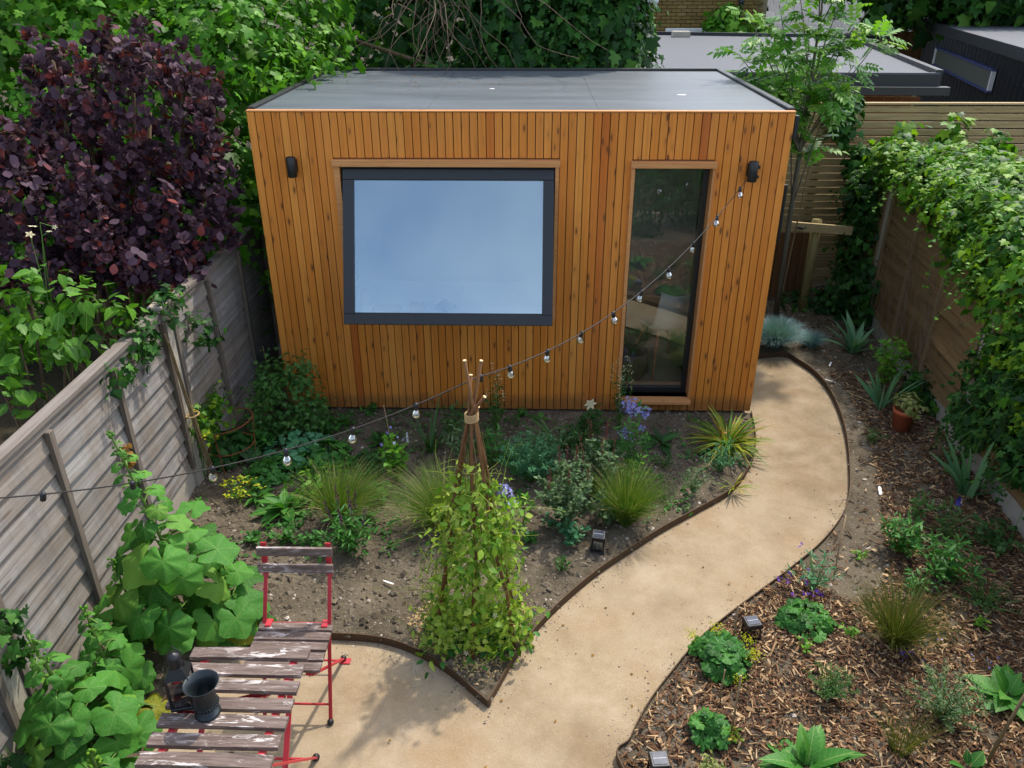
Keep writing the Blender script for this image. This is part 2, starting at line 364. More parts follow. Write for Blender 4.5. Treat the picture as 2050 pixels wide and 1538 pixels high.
M['rust'] = m_plain('edging_steel', '#54422f', 0.75, 0.3, 0.4, 0.35, 14.0, 0.1)
M['roof'] = m_roof('roof_membrane', '#474f54', '#5b6368', 0.36)
M['roof_far'] = m_roof('far_roof_membrane', '#4c4f54', '#5a5d62', 0.65)
M['black'] = m_plain('black_metal', '#17181a', 0.45, 0.0, 0.5, 0.15, 30)
M['anthracite'] = m_plain('anthracite_frame', '#1b1e22', 0.5, 0.0, 0.5, 0.05, 30)
M['darkpaint'] = m_plain('dark_fascia', '#1d2226', 0.5, 0.0, 0.5, 0.15, 20)
M['corrug'] = m_plain('corrugated_black', '#1b1f26', 0.42, 0.3, 0.5, 0.3, 6)
M['blue_trim'] = m_plain('blue_trim', '#3a4270', 0.5, 0.0, 0.5, 0.1, 10)
M['red'] = m_plain('red_paint', '#b02a33', 0.45, 0.0, 0.5, 0.25, 30)
M['concrete'] = m_plain('concrete', '#a89f90', 0.9, 0.0, 0.2, 0.22, 12, 0.25)
M['terracotta'] = m_plain('terracotta', '#b05a38', 0.8, 0.0, 0.3, 0.12, 18, 0.1)
M['white'] = m_plain('white_paint', '#d9d9d6', 0.6, 0.0, 0.3, 0.05, 8)
M['inwall'] = m_plain('plaster', '#dedad2', 0.9, 0.0, 0.2, 0.05, 4)
M['infloor'] = m_plain('wood_floor', '#d8c6a0', 0.45, 0.0, 0.4, 0.2, 6)
M['desk'] = m_plain('desk_top', '#cfc6bd', 0.5, 0.0, 0.4, 0.05, 6)
M['tan'] = m_plain('tan_wood', '#9a6a38', 0.55, 0.0, 0.4, 0.15, 12)
M['basket'] = m_plain('basket_weave', '#8a7452', 0.85, 0.0, 0.2, 0.35, 60, 0.5)
M['win_glass'] = m_glass('window_glass', (0.97, 0.98, 0.98, 1), 0.22, 0.0, (0.7, 0.9, 1.0, 1))
M['door_glass'] = m_glass('door_glass', (0.9, 0.92, 0.9, 1), 0.06)
M['clear'] = m_glass('clear_glass', (0.93, 0.95, 0.95, 1), 0.12)
M['bulb'] = m_glass('bulb_glass', (0.88, 0.9, 0.92, 1), 0.22, 0.08)
M['frost'] = m_plain('frosted_pane', '#5a5e54', 0.5, 0.0, 0.3, 0.3, 20)
M['brick'] = m_brick()
M['mortar'] = m_plain('mortar', '#8f8468', 0.95, 0, 0.1, 0.1, 20)
M['brickred'] = m_plain('red_brick', '#6d4630', 0.9, 0, 0.2, 0.4, 8)
M['slate'] = m_timber('slate', ['#73777c', '#7f8489', '#686d73', '#8a8f94'], '#5a5f64', (8, 8, 8), 0.6)
M['bark'] = m_timber('bark', ['#6b5a44', '#5e4d3a'], '#3a2e20', (30, 30, 4), 0.9)
M['barkgrey'] = m_timber('grey_bark', ['#77705f', '#6b6454'], '#3f392e', (30, 30, 4), 0.9)
M['twig'] = m_timber('dry_twig', ['#6a5a4a', '#7a6856', '#5a4c3e'], '#4a3c2c', (20, 20, 20), 0.9)
M['stick'] = m_timber('hazel_stick', ['#7a5432', '#6a472a', '#8a6440'], '#4a3018', (40, 40, 3), 0.75)
M['cut'] = m_plain('cut_wood', '#d9b98c', 0.8, 0, 0.2, 0.08, 40)
M['cane'] = m_timber('garden_cane', ['#8a7656', '#7a6648', '#968262'], '#5a4a30', (30, 30, 2), 0.7)
M['twine'] = m_plain('jute_twine', '#b29468', 0.95, 0, 0.1, 0.3, 90, 0.6)
M['cable'] = m_plain('cable', '#2a2622', 0.6, 0, 0.4, 0.1, 20)
M['labelwhite'] = m_plain('plant_label', '#d5d5d0', 0.5, 0, 0.4, 0.03, 10)
M['rustwire'] = m_plain('rusty_wire', '#7a4528', 0.8, 0.2, 0.3, 0.3, 40)
# foliage
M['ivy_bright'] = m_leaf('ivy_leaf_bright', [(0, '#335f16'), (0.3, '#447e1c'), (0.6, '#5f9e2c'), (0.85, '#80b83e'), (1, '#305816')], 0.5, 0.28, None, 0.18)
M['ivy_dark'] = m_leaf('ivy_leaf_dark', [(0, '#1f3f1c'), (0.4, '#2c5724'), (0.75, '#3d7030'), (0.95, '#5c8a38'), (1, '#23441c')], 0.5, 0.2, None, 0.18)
M['ivy_right'] = m_leaf('ivy_leaf_mixed', [(0, '#2c561a'), (0.35, '#42781f'), (0.65, '#669826'), (0.88, '#94b834'), (1, '#3a6a1c')], 0.48, 0.3, None, 0.18)
M['smoke'] = m_leaf('smoke_bush_leaf', [(0, '#302029'), (0.3, '#45303f'), (0.55, '#574150'), (0.82, '#644756'), (0.92, '#6a383e'), (0.97, '#84382f'), (1, '#3a2833')], 0.62, 0.16, None, 0.2, deep=False)
M['shrub'] = m_leaf('shrub_leaf', [(0, '#3c6a20'), (0.4, '#4f8428'), (0.75, '#69a034'), (1, '#437424')], 0.4, 0.3, 'pinnate')
M['holly'] = m_leaf('hollyhock_leaf', [(0, '#367028'), (0.4, '#488a36'), (0.75, '#5c9e3e'), (0.93, '#82b04a'), (1, '#3e7a2e')], 0.62, 0.3, 'palm')
M['holly_yellow'] = m_leaf('hollyhock_leaf_yellowing', [(0, '#8a8a20'), (0.5, '#a8962a'), (1, '#b8a020')], 0.6, 0.3, 'palm', patch='#4a6a22')
M['green'] = m_leaf('mid_green_leaf', [(0, '#2f6024'), (0.5, '#43803a'), (1, '#5a9640')], 0.5, 0.25)
M['green_p'] = m_leaf('mid_green_veined_leaf', [(0, '#356c2a'), (0.5, '#478a38'), (1, '#5c9c46')], 0.5, 0.28, 'pinnate')
M['deep'] = m_leaf('deep_green_leaf', [(0, '#23481f'), (0.5, '#315e2a'), (1, '#437438')], 0.5, 0.22)
M['lime'] = m_leaf('lime_leaf', [(0, '#4f8a28'), (0.5, '#6aa434'), (1, '#88b840')], 0.5, 0.3)
M['acid'] = m_leaf('acid_yellow_flower', [(0, '#a8a81e'), (0.5, '#c2bc2a'), (1, '#8fa024')], 0.6, 0.3, deep=False)
M['glauc'] = m_leaf('blue_green_leaf', [(0, '#38724e'), (0.5, '#4e8c64'), (1, '#6ca27c')], 0.6, 0.2)
M['greygreen'] = m_leaf('grey_green_leaf', [(0, '#4a6648'), (0.5, '#5f7c58'), (1, '#78926a')], 0.65, 0.2)
M['fescue'] = m_leaf('blue_fescue_blade', [(0, '#5f8288'), (0.5, '#7c9ea2'), (1, '#94b0b0')], 0.6, 0.15, deep=False)
M['iris'] = m_leaf('iris_blade', [(0, '#629470'), (0.5, '#78a880'), (1, '#8cb88c')], 0.5, 0.2)
M['stipa'] = m_leaf('feather_grass_blade', [(0, '#4d7426'), (0.4, '#628a32'), (0.7, '#7c9c42'), (0.9, '#9a9c58'), (1, '#547a2a')], 0.6, 0.3)
M['plume'] = m_leaf('feather_grass_plume', [(0, '#a89a68'), (0.5, '#bcae80'), (1, '#98905c')], 0.7, 0.35, deep=False)
M['carex'] = m_leaf('sedge_blade', [(0, '#4c6028'), (0.4, '#687438'), (0.7, '#8a8048'), (1, '#566c2c')], 0.65, 0.25)
M['lilyleaf'] = m_leaf('strap_leaf_variegated', [(0, '#4f7a24'), (0.35, '#74962c'), (0.65, '#a8a838'), (0.85, '#c0a448'), (1, '#587a24')], 0.5, 0.3)
M['strap'] = m_leaf('strap_leaf', [(0, '#365a2c'), (0.5, '#466e3a'), (1, '#587e46')], 0.5, 0.22)
M['pea'] = m_leaf('sweet_pea_leaf', [(0, '#5a8a2c'), (0.3, '#7aa638'), (0.6, '#9cbc48'), (0.88, '#bccb66'), (1, '#547e28')], 0.5, 0.35)
M['phlox'] = m_leaf('lilac_petal', [(0, '#8a8ae0'), (0.5, '#aeaaf2'), (1, '#cbc8fa')], 0.6, 0.3, deep=False)
M['violet'] = m_leaf('violet_petal', [(0, '#5a2aa0'), (0.5, '#7440c0'), (1, '#8a58d0')], 0.6, 0.3, deep=False)
M['salvia'] = m_leaf('salvia_floret', [(0, '#4a2a52'), (0.5, '#6a3c74'), (1, '#7a4a5c')], 0.7, 0.2)
M['mauve'] = m_leaf('faded_floret', [(0, '#6a3a3c'), (0.5, '#84504c'), (1, '#5a3430')], 0.7, 0.2)
M['cream'] = m_leaf('cream_petal', [(0, '#d8d0b0'), (0.5, '#e8e0c4'), (1, '#c8bc94')], 0.6, 0.3, deep=False)
M['peach'] = m_leaf('peach_petal', [(0, '#c86a40'), (0.5, '#d88a60'), (1, '#c85030')], 0.6, 0.3, deep=False)
M['blue'] = m_leaf('blue_petal', [(0, '#2a2aa0'), (1, '#4040c0')], 0.6, 0.3, deep=False)
M['deadleaf'] = m_leaf('dead_leaf', [(0, '#8a6228'), (0.5, '#a87c3a'), (1, '#6a4a22')], 0.8, 0.2)
M['maple'] = m_leaf('fine_maple_leaf', [(0, '#35602c'), (0.5, '#4a7a3a'), (1, '#5e8c44')], 0.5, 0.3)
M['treeleaf'] = m_leaf('tree_leaf', [(0, '#447828'), (0.35, '#5c9632'), (0.7, '#7cb040'), (0.92, '#a0c458'), (1, '#4c7a2a')], 0.45, 0.32)
M['sage'] = m_leaf('variegated_sage_leaf', [(0, '#7a8a4a'), (0.5, '#9aa060'), (1, '#a8a878')], 0.65, 0.25)
M['stemgreen'] = m_plain('green_stem', '#5a7a34', 0.6, 0, 0.3, 0.2, 20)
M['stembrown'] = m_plain('woody_stem', '#6a5236', 0.8, 0, 0.2, 0.25, 20)
M['stemred'] = m_plain('reddish_stem', '#7a5040', 0.7, 0, 0.2, 0.25, 20)

# ------------------------------------------------------------------ ground, path, beds
def smooth_line(pts, n=6):
    P = [np.array(p[:2], float) for p in pts]; out = []
    for i in range(len(P) - 1):
        p0 = P[max(i - 1, 0)]; p1 = P[i]; p2 = P[i + 1]; p3 = P[min(i + 2, len(P) - 1)]
        for k in range(n):
            t = k / n
            out.append(0.5 * ((2 * p1) + (p2 - p0) * t + (2 * p0 - 5 * p1 + 4 * p2 - p3) * t * t + (3 * p1 - p0 - 3 * p2 + p3) * t ** 3))
    out.append(P[-1]); return np.array(out)
def inside(poly, q):
    x, y = q[:, 0], q[:, 1]; c = np.zeros(len(q), bool); j = len(poly) - 1
    for i in range(len(poly)):
        xi, yi = poly[i]; xj, yj = poly[j]
        k = ((yi > y) != (yj > y)) & (x < (xj - xi) * (y - yi) / (yj - yi + 1e-12) + xi); c ^= k; j = i
    return c
def dist_poly(poly, q):
    d = np.full(len(q), 1e9); n = len(poly)
    for i in range(n):
        a = poly[i]; b = poly[(i + 1) % n]; ab = b - a; t = np.clip(((q - a) @ ab) / (ab @ ab + 1e-12), 0, 1)
        d = np.minimum(d, np.linalg.norm(q - (a + t[:, None] * ab), axis=1))
    return d
def vnoise(x, y, s, seed=0):
    f = 0
    for k, (a, b, c) in enumerate(((1.0, 0.7, 1.3), (-0.6, 1.1, 2.1), (1.7, -1.3, 0.4), (0.3, 2.1, 4.0), (2.3, 0.4, 5.1))):
        f = f + np.sin(s * (a * x + b * y) + c + seed * (k + 1.7))
    return f / 5
def sheet(name, poly, step, zf, mat, kind='structure'):
    lo = poly.min(0); hi = poly.max(0)
    gx, gy = np.meshgrid(np.arange(lo[0], hi[0], step), np.arange(lo[1], hi[1], step)); g = np.stack([gx.ravel(), gy.ravel()], 1)
    g += rng.uniform(-step * .25, step * .25, g.shape); g = g[inside(poly, g)]; g = g[dist_poly(poly, g) > step * .35]
    allp = np.concatenate([poly, g]); n = len(poly)
    r_ = delaunay_2d_cdt([Vector(p) for p in allp], [(i, (i + 1) % n) for i in range(n)], [], 1, 1e-5)
    V = np.array([(v.x, v.y) for v in r_[0]]); F = np.array([f for f in r_[2] if len(f) == 3])
    z = zf(V); me = np_mesh(name, np.column_stack([V, z]), [F], mat)
    o = link(bpy.data.objects.new(name, me)); o['kind'] = kind; return o
g = MB().add([(-150, -150, -0.07), (150, -150, -0.07), (150, 150, -0.07), (-150, 150, -0.07)], [(0, 1, 2, 3)]).build('ground', M['ground']); g['kind'] = 'structure'
gx = np.array([(-2.6, -6.4), (4.0, -6.4), (4.0, 3.3), (-2.6, 3.3)], float)
sheet('path', gx, 0.12, lambda V: -0.042 + 0.004 * vnoise(V[:, 0], V[:, 1], 3.1), M['path'])
L1 = smooth_line([(2.03, -0.01), (1.987, -0.313, 0.000), (1.924, -0.592, 0.000), (1.789, -0.909, 0.000), (1.591, -1.201, 0.000), (1.329, -1.425, 0.000), (1.038, -1.657, 0.000), (0.778, -1.895, 0.000), (0.563, -2.101, 0.000), (0.387, -2.302, 0.000), (0.234, -2.502, 0.000), (0.114, -2.689, 0.000), (0.025, -2.851, 0.000), (-0.047, -3.032, 0.000), (-0.108, -3.180, 0.000)])
L2 = smooth_line([(-0.108, -3.180, 0.000), (-0.181, -3.109, 0.000), (-0.316, -2.978, -0.000), (-0.452, -2.873, -0.000), (-0.635, -2.775, 0.000), (-0.816, -2.728, 0.000), (-1.052, -2.714, 0.000), (-1.345, -2.712, 0.000), (-1.585, -2.784, 0.000), (-1.751, -2.956, -0.000), (-1.820, -3.198, 0.000), (-1.807, -3.476, 0.000), (-1.62, -4.4), (-1.68, -5.0), (-1.7, -6.2)])
R1 = smooth_line([(2.03, 1.02), (2.602, 1.209, 0.000), (2.752, 1.038, -0.000), (2.845, 0.711, 0.000), (2.837, 0.233, 0.000), (2.738, -0.338, 0.000), (2.562, -0.941, 0.000), (2.422, -1.304, -0.000), (2.272, -1.557, 0.000), (2.049, -1.826, 0.000), (1.776, -2.085, 0.000), (1.531, -2.300, -0.000), (1.303, -2.500, 0.000), (1.087, -2.707, 0.000), (0.892, -2.952, 0.000), (0.736, -3.168, 0.000), (0.618, -3.387, 0.000), (0.563, -3.559, 0.000), (0.98, -4.3), (1.0, -5.0), (1.05, -6.2)])
polyL = np.array([tuple(p) for p in L1] + [tuple(p) for p in L2[1:]] + [(-2.5, -6.2), (-2.5, 3.0), (-2.0, 3.0), (-2.0, -0.01)])
polyR = np.array([tuple(p) for p in R1] + [(3.95, -6.2), (3.95, 3.2), (2.03, 3.2)])
def bedz(poly):
    def f(V):
        d = dist_poly(poly, V); e = np.clip(d / 0.12, 0, 1)
        return -0.012 + e * (0.012 + 0.02 * vnoise(V[:, 0], V[:, 1], 5.0) + 0.016 * vnoise(V[:, 0], V[:, 1], 13.0, 2) + 0.008 * vnoise(V[:, 0], V[:, 1], 29.0, 5))
    return f
sheet('soil_bed', polyL, 0.06, bedz(polyL), M['soil'])
sheet('mulch_bed', polyR, 0.06, bedz(polyR), M['soil'])
def strip(name, line, z0, z1, th):
    n = len(line); V = []; tan = np.gradient(line, axis=0); nr = unit(np.stack([-tan[:, 1], tan[:, 0]], 1)) * th / 2
    for p, q in zip(line, nr):
        V += [(p[0] + q[0], p[1] + q[1], z0), (p[0] - q[0], p[1] - q[1], z0), (p[0] - q[0], p[1] - q[1], z1), (p[0] + q[0], p[1] + q[1], z1)]
    F = []
    for i in range(n - 1):
        a = i * 4; b = a + 4
        for k in range(4): F.append((a + k, a + (k + 1) % 4, b + (k + 1) % 4, b + k))
    F += [(3, 2, 1, 0), tuple((n - 1) * 4 + k for k in range(4))]
    return MB().add(V, F).build(name, M['rust'])
tag(strip('path_edging', L1, -0.09, 0.014, 0.006), 'rusty steel edging curving along the planted bed below the timber room', 'edging', 'steel path edging')
tag(strip('path_edging', L2, -0.09, 0.014, 0.006), 'rusty steel edging round the gravel patio under the red chair', 'edging', 'steel path edging')
tag(strip('path_edging', R1, -0.09, 0.012, 0.006), 'rusty steel edging between the path and the bark mulch bed', 'edging', 'steel path edging')
# loose stones, clods, chips
def scatter_pts(poly, n):
    lo = poly.min(0); hi = poly.max(0); out = np.zeros((0, 2))
    while len(out) < n:
        q = rng.uniform(lo, hi, (n * 2, 2)); out = np.concatenate([out, q[inside(poly, q)]])
    return out[:n]
OCT = np.array([(1, 0, 0), (0, 1, 0), (-1, 0, 0), (0, -1, 0), (0, 0, 1), (0, 0, -1)], float)
OCTF = np.array([(0, 1, 4), (1, 2, 4), (2, 3, 4), (3, 0, 4), (1, 0, 5), (2, 1, 5), (3, 2, 5), (0, 3, 5)])
def rocks(name, pts, zf, size, mat, kind_label, parent=None, flat=0.6):
    n = len(pts); z = zf(pts); s = size[0] + (size[1] - size[0]) * rng.random(n) ** 3
    V = OCT[None] * rng.uniform(0.6, 1.3, (n, 6, 1)) + rng.normal(0, .18, (n, 6, 3)); V[:, :, 2] *= flat
    a = rng.uniform(0, 6.28, n); c, s_ = np.cos(a), np.sin(a); x = V[:, :, 0] * c[:, None] - V[:, :, 1] * s_[:, None]; y = V[:, :, 0] * s_[:, None] + V[:, :, 1] * c[:, None]
    V = np.stack([x, y, V[:, :, 2]], -1) * s[:, None, None]; V += np.column_stack([pts, z + s * 0.15])[:, None]
    F = (OCTF[None] + (np.arange(n) * 6)[:, None, None]).reshape(-1, 3)
    o = link(bpy.data.objects.new(name, np_mesh(name, V.reshape(-1, 3), [F], mat, np.repeat(rng.random(n), 6), smooth=False)), parent)
    return tag(o, *kind_label, kind='stuff')
vis = np.array([(-2.4, -4.4), (2.1, -4.4), (2.1, 0), (-2.4, 0)], float)
q = scatter_pts(polyL, 11000); rocks('soil_clods', q, bedz(polyL), (0.003, 0.03), M['clod'], ('crumbly brown clods of soil over the planted bed', 'soil'))
q = scatter_pts(polyL, 4200); rocks('pebbles', q, bedz(polyL), (0.003, 0.017), M['pebble'], ('pale pebbles strewn over the planted soil bed', 'pebbles'))
bare = np.array([p[:2] for p in [(2.423, 1.289, 0.000), (2.863, 1.420, 0.000), (2.995, 0.331, 0.000), (2.848, -0.610, 0.000), (2.647, -1.299, 0.000), (2.440, -1.972, -0.000), (2.280, -2.306, 0.000), (2.042, -2.421, -0.000), (1.924, -2.223, 0.000), (1.848, -2.059, -0.000), (2.311, -1.545, 0.000), (2.554, -0.976, 0.000), (2.764, -0.214, 0.000)]])
q = scatter_pts(polyR, 7000); q = q[(q[:, 1] > -4.4)]; rocks('pebbles', q, bedz(polyR), (0.003, 0.018), M['pebble'], ('pale pebbles in the bare soil strip beside the mulch', 'pebbles'))
def chips(name, n, label):
    pts = scatter_pts(polyR, n); pts[:, 1] = np.where(pts[:, 1] < -4.6, pts[:, 1] + 1.6 + 2.2 * rng.random(n), pts[:, 1]); keep = inside(polyR, pts); pts = pts[keep]; n = len(pts); keep = ~inside(bare, pts) | (rng.random(n) < 0.07); keep &= dist_poly(polyR, pts) > 0.02; keep &= (pts[:, 1] < 0.75) | (rng.random(n) < .15)
    pts = pts[keep]; n = len(pts)
    L = rng.uniform(.018, .055, n) * (1 + (rng.random(n) < .1) * .9); W = rng.uniform(.002, .014, n) * (1 + (rng.random(n) < .04)); T = rng.uniform(.0015, .004, n)
    B = np.array([(x, y, z) for x in (-.5, .5) for y in (-.5, .5) for z in (-.5, .5)], float)
    V = np.repeat(B[None], n, 0); V[:, :, 1] *= np.where(B[None, :, 0] > 0, rng.uniform(.3, 1, (n, 1)), 1.0)
    V = V * np.stack([L, W, T], 1)[:, None]
    yaw = rng.uniform(0, 6.28, n); pit = rng.normal(0, .28, n); rol = rng.normal(0, .35, n)
    def rot(V, a, i, j):
        c, s = np.cos(a)[:, None], np.sin(a)[:, None]; U = V.copy(); U[:, :, i] = V[:, :, i] * c - V[:, :, j] * s; U[:, :, j] = V[:, :, i] * s + V[:, :, j] * c; return U
    V = rot(rot(rot(V, rol, 1, 2), pit, 0, 2), yaw, 0, 1)
    V += np.column_stack([pts, bedz(polyR)(pts) + rng.uniform(.002, .022, n)])[:, None]
    F0 = np.array([(0, 1, 3, 2), (4, 6, 7, 5), (0, 4, 5, 1), (2, 3, 7, 6), (0, 2, 6, 4), (1, 5, 7, 3)])
    F = (F0[None] + (np.arange(n) * 8)[:, None, None]).reshape(-1, 4)
    o = link(bpy.data.objects.new(name, np_mesh(name, V.reshape(-1, 3), [F], M['chip'], np.repeat(rng.random(n), 8), smooth=False)))
    return tag(o, label, 'mulch', kind='stuff')
chips('bark_mulch', 46000, 'brown bark chip mulch covering the bed right of the path')
# sandy grit beside the climbing frame and loose grit on the path
sp = np.array([p[:2] for p in [(-0.604, -2.583, 0.000), (-0.474, -2.410, 0.000), (-0.476, -2.662, 0.000), (-0.345, -2.814, 0.000), (0.046, -2.399, -0.000), (0.108, -2.526, 0.000), (-0.029, -2.918, 0.000), (-0.146, -3.061, 0.000), (-0.335, -2.925, 0.000), (-0.548, -2.781, 0.000)]])
q = scatter_pts(sp, 2600); q += rng.normal(0, .02, q.shape); q = q[inside(polyL, q)]
rocks('sand_grit', q, lambda p: bedz(polyL)(p) + .002, (0.002, 0.012), M['sandy'], ('sandy grit spilt on the soil around the climbing frame', 'grit'))
ed = np.concatenate([L1, L2, R1]); q = ed[rng.integers(0, len(ed), 5200)] + rng.normal(0, .05, (5200, 2)) * (1 + 2 * (rng.random((5200, 1)) < .25)); q = q[~inside(polyL, q) & ~inside(polyR, q)]
rocks('path_grit', q, lambda p: np.full(len(p), -.041), (0.0015, 0.007), M['pebble'], ('loose grit and crumbs of soil along the path edges', 'grit'))
# ------------------------------------------------------------------ garden room
HW = 2.0243; ZT = 2.5; DEP = 2.6
room = thing('garden_room', 'flat-roofed garden room clad in vertical orange larch boards', 'garden room')
WX0, WX1, WZ0, WZ1 = -1.372, 0.285, 0.855, 2.105
DX0, DX1, DZ0, DZ1 = 0.872, 1.472, 0.125, 2.10
# wall core behind the boards, with the two openings left free
core = MB()
yc0, yc1 = 0.026, 0.16
for a, b, c, d in ((-HW + .01, WX0, 0.0, ZT - .03), (WX1, DX0, 0.0, ZT - .03), (DX1, HW - .01, 0.0, ZT - .03), (WX0, WX1, 0.0, WZ0), (WX0, WX1, WZ1, ZT - .03), (DX0, DX1, 0.0, DZ0), (DX0, DX1, DZ1, ZT - .03)):
    core.box((a, yc0, c), (b, yc1, d))
core.build('front_wall', M['black'], room)
MB().box((-HW + .01, .165, 0), (-HW + .12, DEP, ZT - .03)).build('side_wall', M['darkpaint'], room)
MB().box((HW - .12, .165, 0), (HW - .01, DEP, ZT - .03)).build('side_wall', M['darkpaint'], room)
MB().box((-HW + .125, DEP - .12, 0), (HW - .125, DEP, ZT - .03)).build('back_wall', M['inwall'], room)
MB().box((-HW + .125, .165, 0), (HW - .125, DEP - .125, .12)).build('floor', M['infloor'], room)
MB().box((-HW + .125, .165, 2.36), (HW - .125, DEP - .125, 2.45)).build('inner_ceiling', M['inwall'], room)
NB = 66; pitch = 2 * HW / NB; board_mesh = {}
def board(x, z0, z1, w):
    key = (round(z1 - z0, 3), round(w, 4))
    if key not in board_mesh: board_mesh[key] = MB().box((-w / 2, 0, 0), (w / 2, .02, z1 - z0), .0022).mesh('board', M['clad'])
    o = bpy.data.objects.new('board', board_mesh[key]); COL.objects.link(o); o.parent = room; o.location = (x, rng.uniform(-.001, .0045), z0)
for i in range(NB):
    x0 = -HW + i * pitch; xc = x0 + pitch / 2; w = pitch - .0062; zt = ZT - .006
    iw = xc + w / 2 > WX0 - .02 and xc - w / 2 < WX1 + .02; idr = xc + w / 2 > DX0 - .012 and xc - w / 2 < DX1 - .004
    if iw: board(xc, 0.0, WZ0 - .004, w); board(xc, WZ1 + .058, zt, w)
    elif idr: board(xc, 0.0, DZ0 - .035, w); board(xc, DZ1 + .056, zt, w)
    else: board(xc, 0.0, zt, w)
def trim(name, a, b, rotz=False):
    return MB().box(a, b, .003).build(name, M['cedar_trim'], room)
trim('head_trim', (-1.416, -.05, WZ1), (.312, .12, WZ1 + .05))
trim('jamb_trim', (-1.4095, -.03, WZ0), (WX0 + .008, .12, WZ1 - .001)); trim('jamb_trim', (WX1 - .008, -.03, WZ0), (.3045, .12, WZ1 - .001))
trim('sill_trim', (WX0 + .01, -.012, WZ0 - .002), (WX1 - .01, .06, WZ0 + .012)); MB().box((WX0 + .012, .061, WZ0 - .001), (WX1 - .012, .235, WZ0 + .014), .002).build('window_board', M['white'], room)
trim('head_trim', (DX0 - .028, -.05, DZ1), (DX1 + .012, .12, DZ1 + .048))
trim('jamb_trim', (DX0 - .022, -.03, DZ0 + .001), (DX0 + .006, .12, DZ1 - .001)); trim('jamb_trim', (DX1 - .006, -.012, DZ0 + .001), (DX1 + .01, .12, DZ1 - .001))
trim('door_sill', (DX0 - .004, -.07, DZ0 - .032), (DX1 + .012, .10, DZ0))
trim('top_edge_trim', (-HW, -.004, ZT - .004), (HW, .045, ZT + .008))
# top-hung window, pushed open at the bottom
win = bpy.data.objects.new('window', None); link(win, room); win.location = (0, .022, 2.072); win.rotation_euler = (R(-23.0), 0, 0)
SX0, SX1, SL, FW = -1.345, .268, 1.185, .082
MB().box((SX0, -.03, -FW), (SX1, .035, 0), .004).build('top_rail', M['anthracite'], win)
MB().box((SX0, -.03, -SL), (SX1, .035, -SL + FW), .004).build('bottom_rail', M['anthracite'], win)
MB().box((SX0, -.0301, -SL + FW), (SX0 + FW, .035, -FW), .002).build('stile', M['anthracite'], win)
MB().box((SX1 - FW, -.0301, -SL + FW), (SX1, .035, -FW), .002).build('stile', M['anthracite'], win)
MB().box((SX0 + FW - .004, -.012, -SL + FW - .004), (SX1 - FW + .004, -.006, -FW + .004)).build('pane', M['win_glass'], win)
MB().box((SX0 + FW, -.018, -SL + FW), (SX1 - FW, -.0125, -SL + FW + .012)).build('glazing_bead', M['black'], win)
for x in (SX0 + .03, SX1 - .03):
    MB().beam((x, .02, 1.55), (x, -.33, 1.18), .012, .02).build('stay_arm', M['black'], room)
MB().box((WX0 + .01, .05, WZ1 - .05), (WX1 - .01, .12, WZ1 - .001)).build('window_frame', M['anthracite'], room)
MB().box((WX0 + .01, .05, WZ0 + .03), (WX0 + .05, .12, WZ1 - .052)).build('window_frame', M['anthracite'], room)
MB().box((WX1 - .05, .05, WZ0 + .03), (WX1 - .01, .12, WZ1 - .052)).build('window_frame', M['anthracite'], room)
# tall glazed door
door = bpy.data.objects.new('glazed_door', None); link(door, room); door.location = (DX0, .10, DZ0)
dw = DX1 - DX0; dh = DZ1 - DZ0; f = .028
MB().box((.008, 0, .002), (f, .05, dh - .002)).build('frame_stile', M['black'], door); MB().box((dw - f - .02, 0, .002), (dw - .008, .05, dh - .002)).build('frame_stile', M['black'], door)
MB().box((f, .001, .002), (dw - f - .02, .049, .05)).build('frame_rail', M['black'], door); MB().box((f, .001, dh - f), (dw - f - .02, .049, dh - .002)).build('frame_rail', M['black'], door)
MB().box((f - .003, .02, .045), (dw - f - .018, .026, dh - f + .004)).build('pane', M['door_glass'], door)
# roof
roof = MB().box((-HW + .045, .047, ZT - .028), (HW - .05, DEP + .02, ZT + .004)).build('roof', M['roof'], room)
for x0, x1 in ((-HW - .006, -HW + .0445), (HW - .0495, HW + .008)):
    MB().box((x0, .05, ZT - .12), (x1, DEP + .03, ZT + .026), .006).build('roof_kerb', M['black'], room)
MB().box((-HW + .042, DEP + .022, ZT - .1), (HW - .047, DEP + .06, ZT + .03), .006).build('roof_kerb', M['black'], room)
MB().box((HW + .012, .03, ZT - .19), (HW + .04, .09, ZT - .03)).build('gutter_outlet', M['black'], room)
MB().tube([(HW + .035, .1, 1.95), (HW + .035, .1, 1.5)], .02, 8).build('downpipe', M['black'], room)
for x in (-.72, .62): MB().box((x - .03, .06, ZT + .0042), (x + .03, DEP + .01, ZT + .0062)).build('membrane_seam', M['roof'], room)
# wall lights
def wall_light(x, z, label, plug=False):
    t = thing('wall_light', label, 'wall light', (x, -.001, z), 0, 'wall lights on the timber room')
    MB().box((-.03, -.02, -.05), (.03, 0, .05), .003).build('back_plate', M['black'], t)
    MB().lathe([(.0, -.075), (.033, -.075), (.036, -.07), (.036, .068), (.033, .073), (0, .073)], 14, (0, -.062, 0)).build('lamp_body', M['black'], t, True)
    MB().lathe([(.0, .0735), (.027, .0735), (.027, .0755), (0, .0755)], 14, (0, -.062, 0)).build('lens', M['darkpaint'], t)
    if plug: MB().box((.034, -.075, .02), (.05, -.05, .045), .003).build('bracket', M['black'], t); MB().box((.034, -.075, -.05), (.048, -.05, -.03), .003).build('bracket', M['black'], t)
a = (-1.717, 0.000, 2.106); wall_light(a[0], a[2], 'black cylinder wall light left of the big window')
a = (1.750, 0.000, 2.085); wall_light(a[0], a[2], 'black wall light right of the glazed door where string lights start', True)
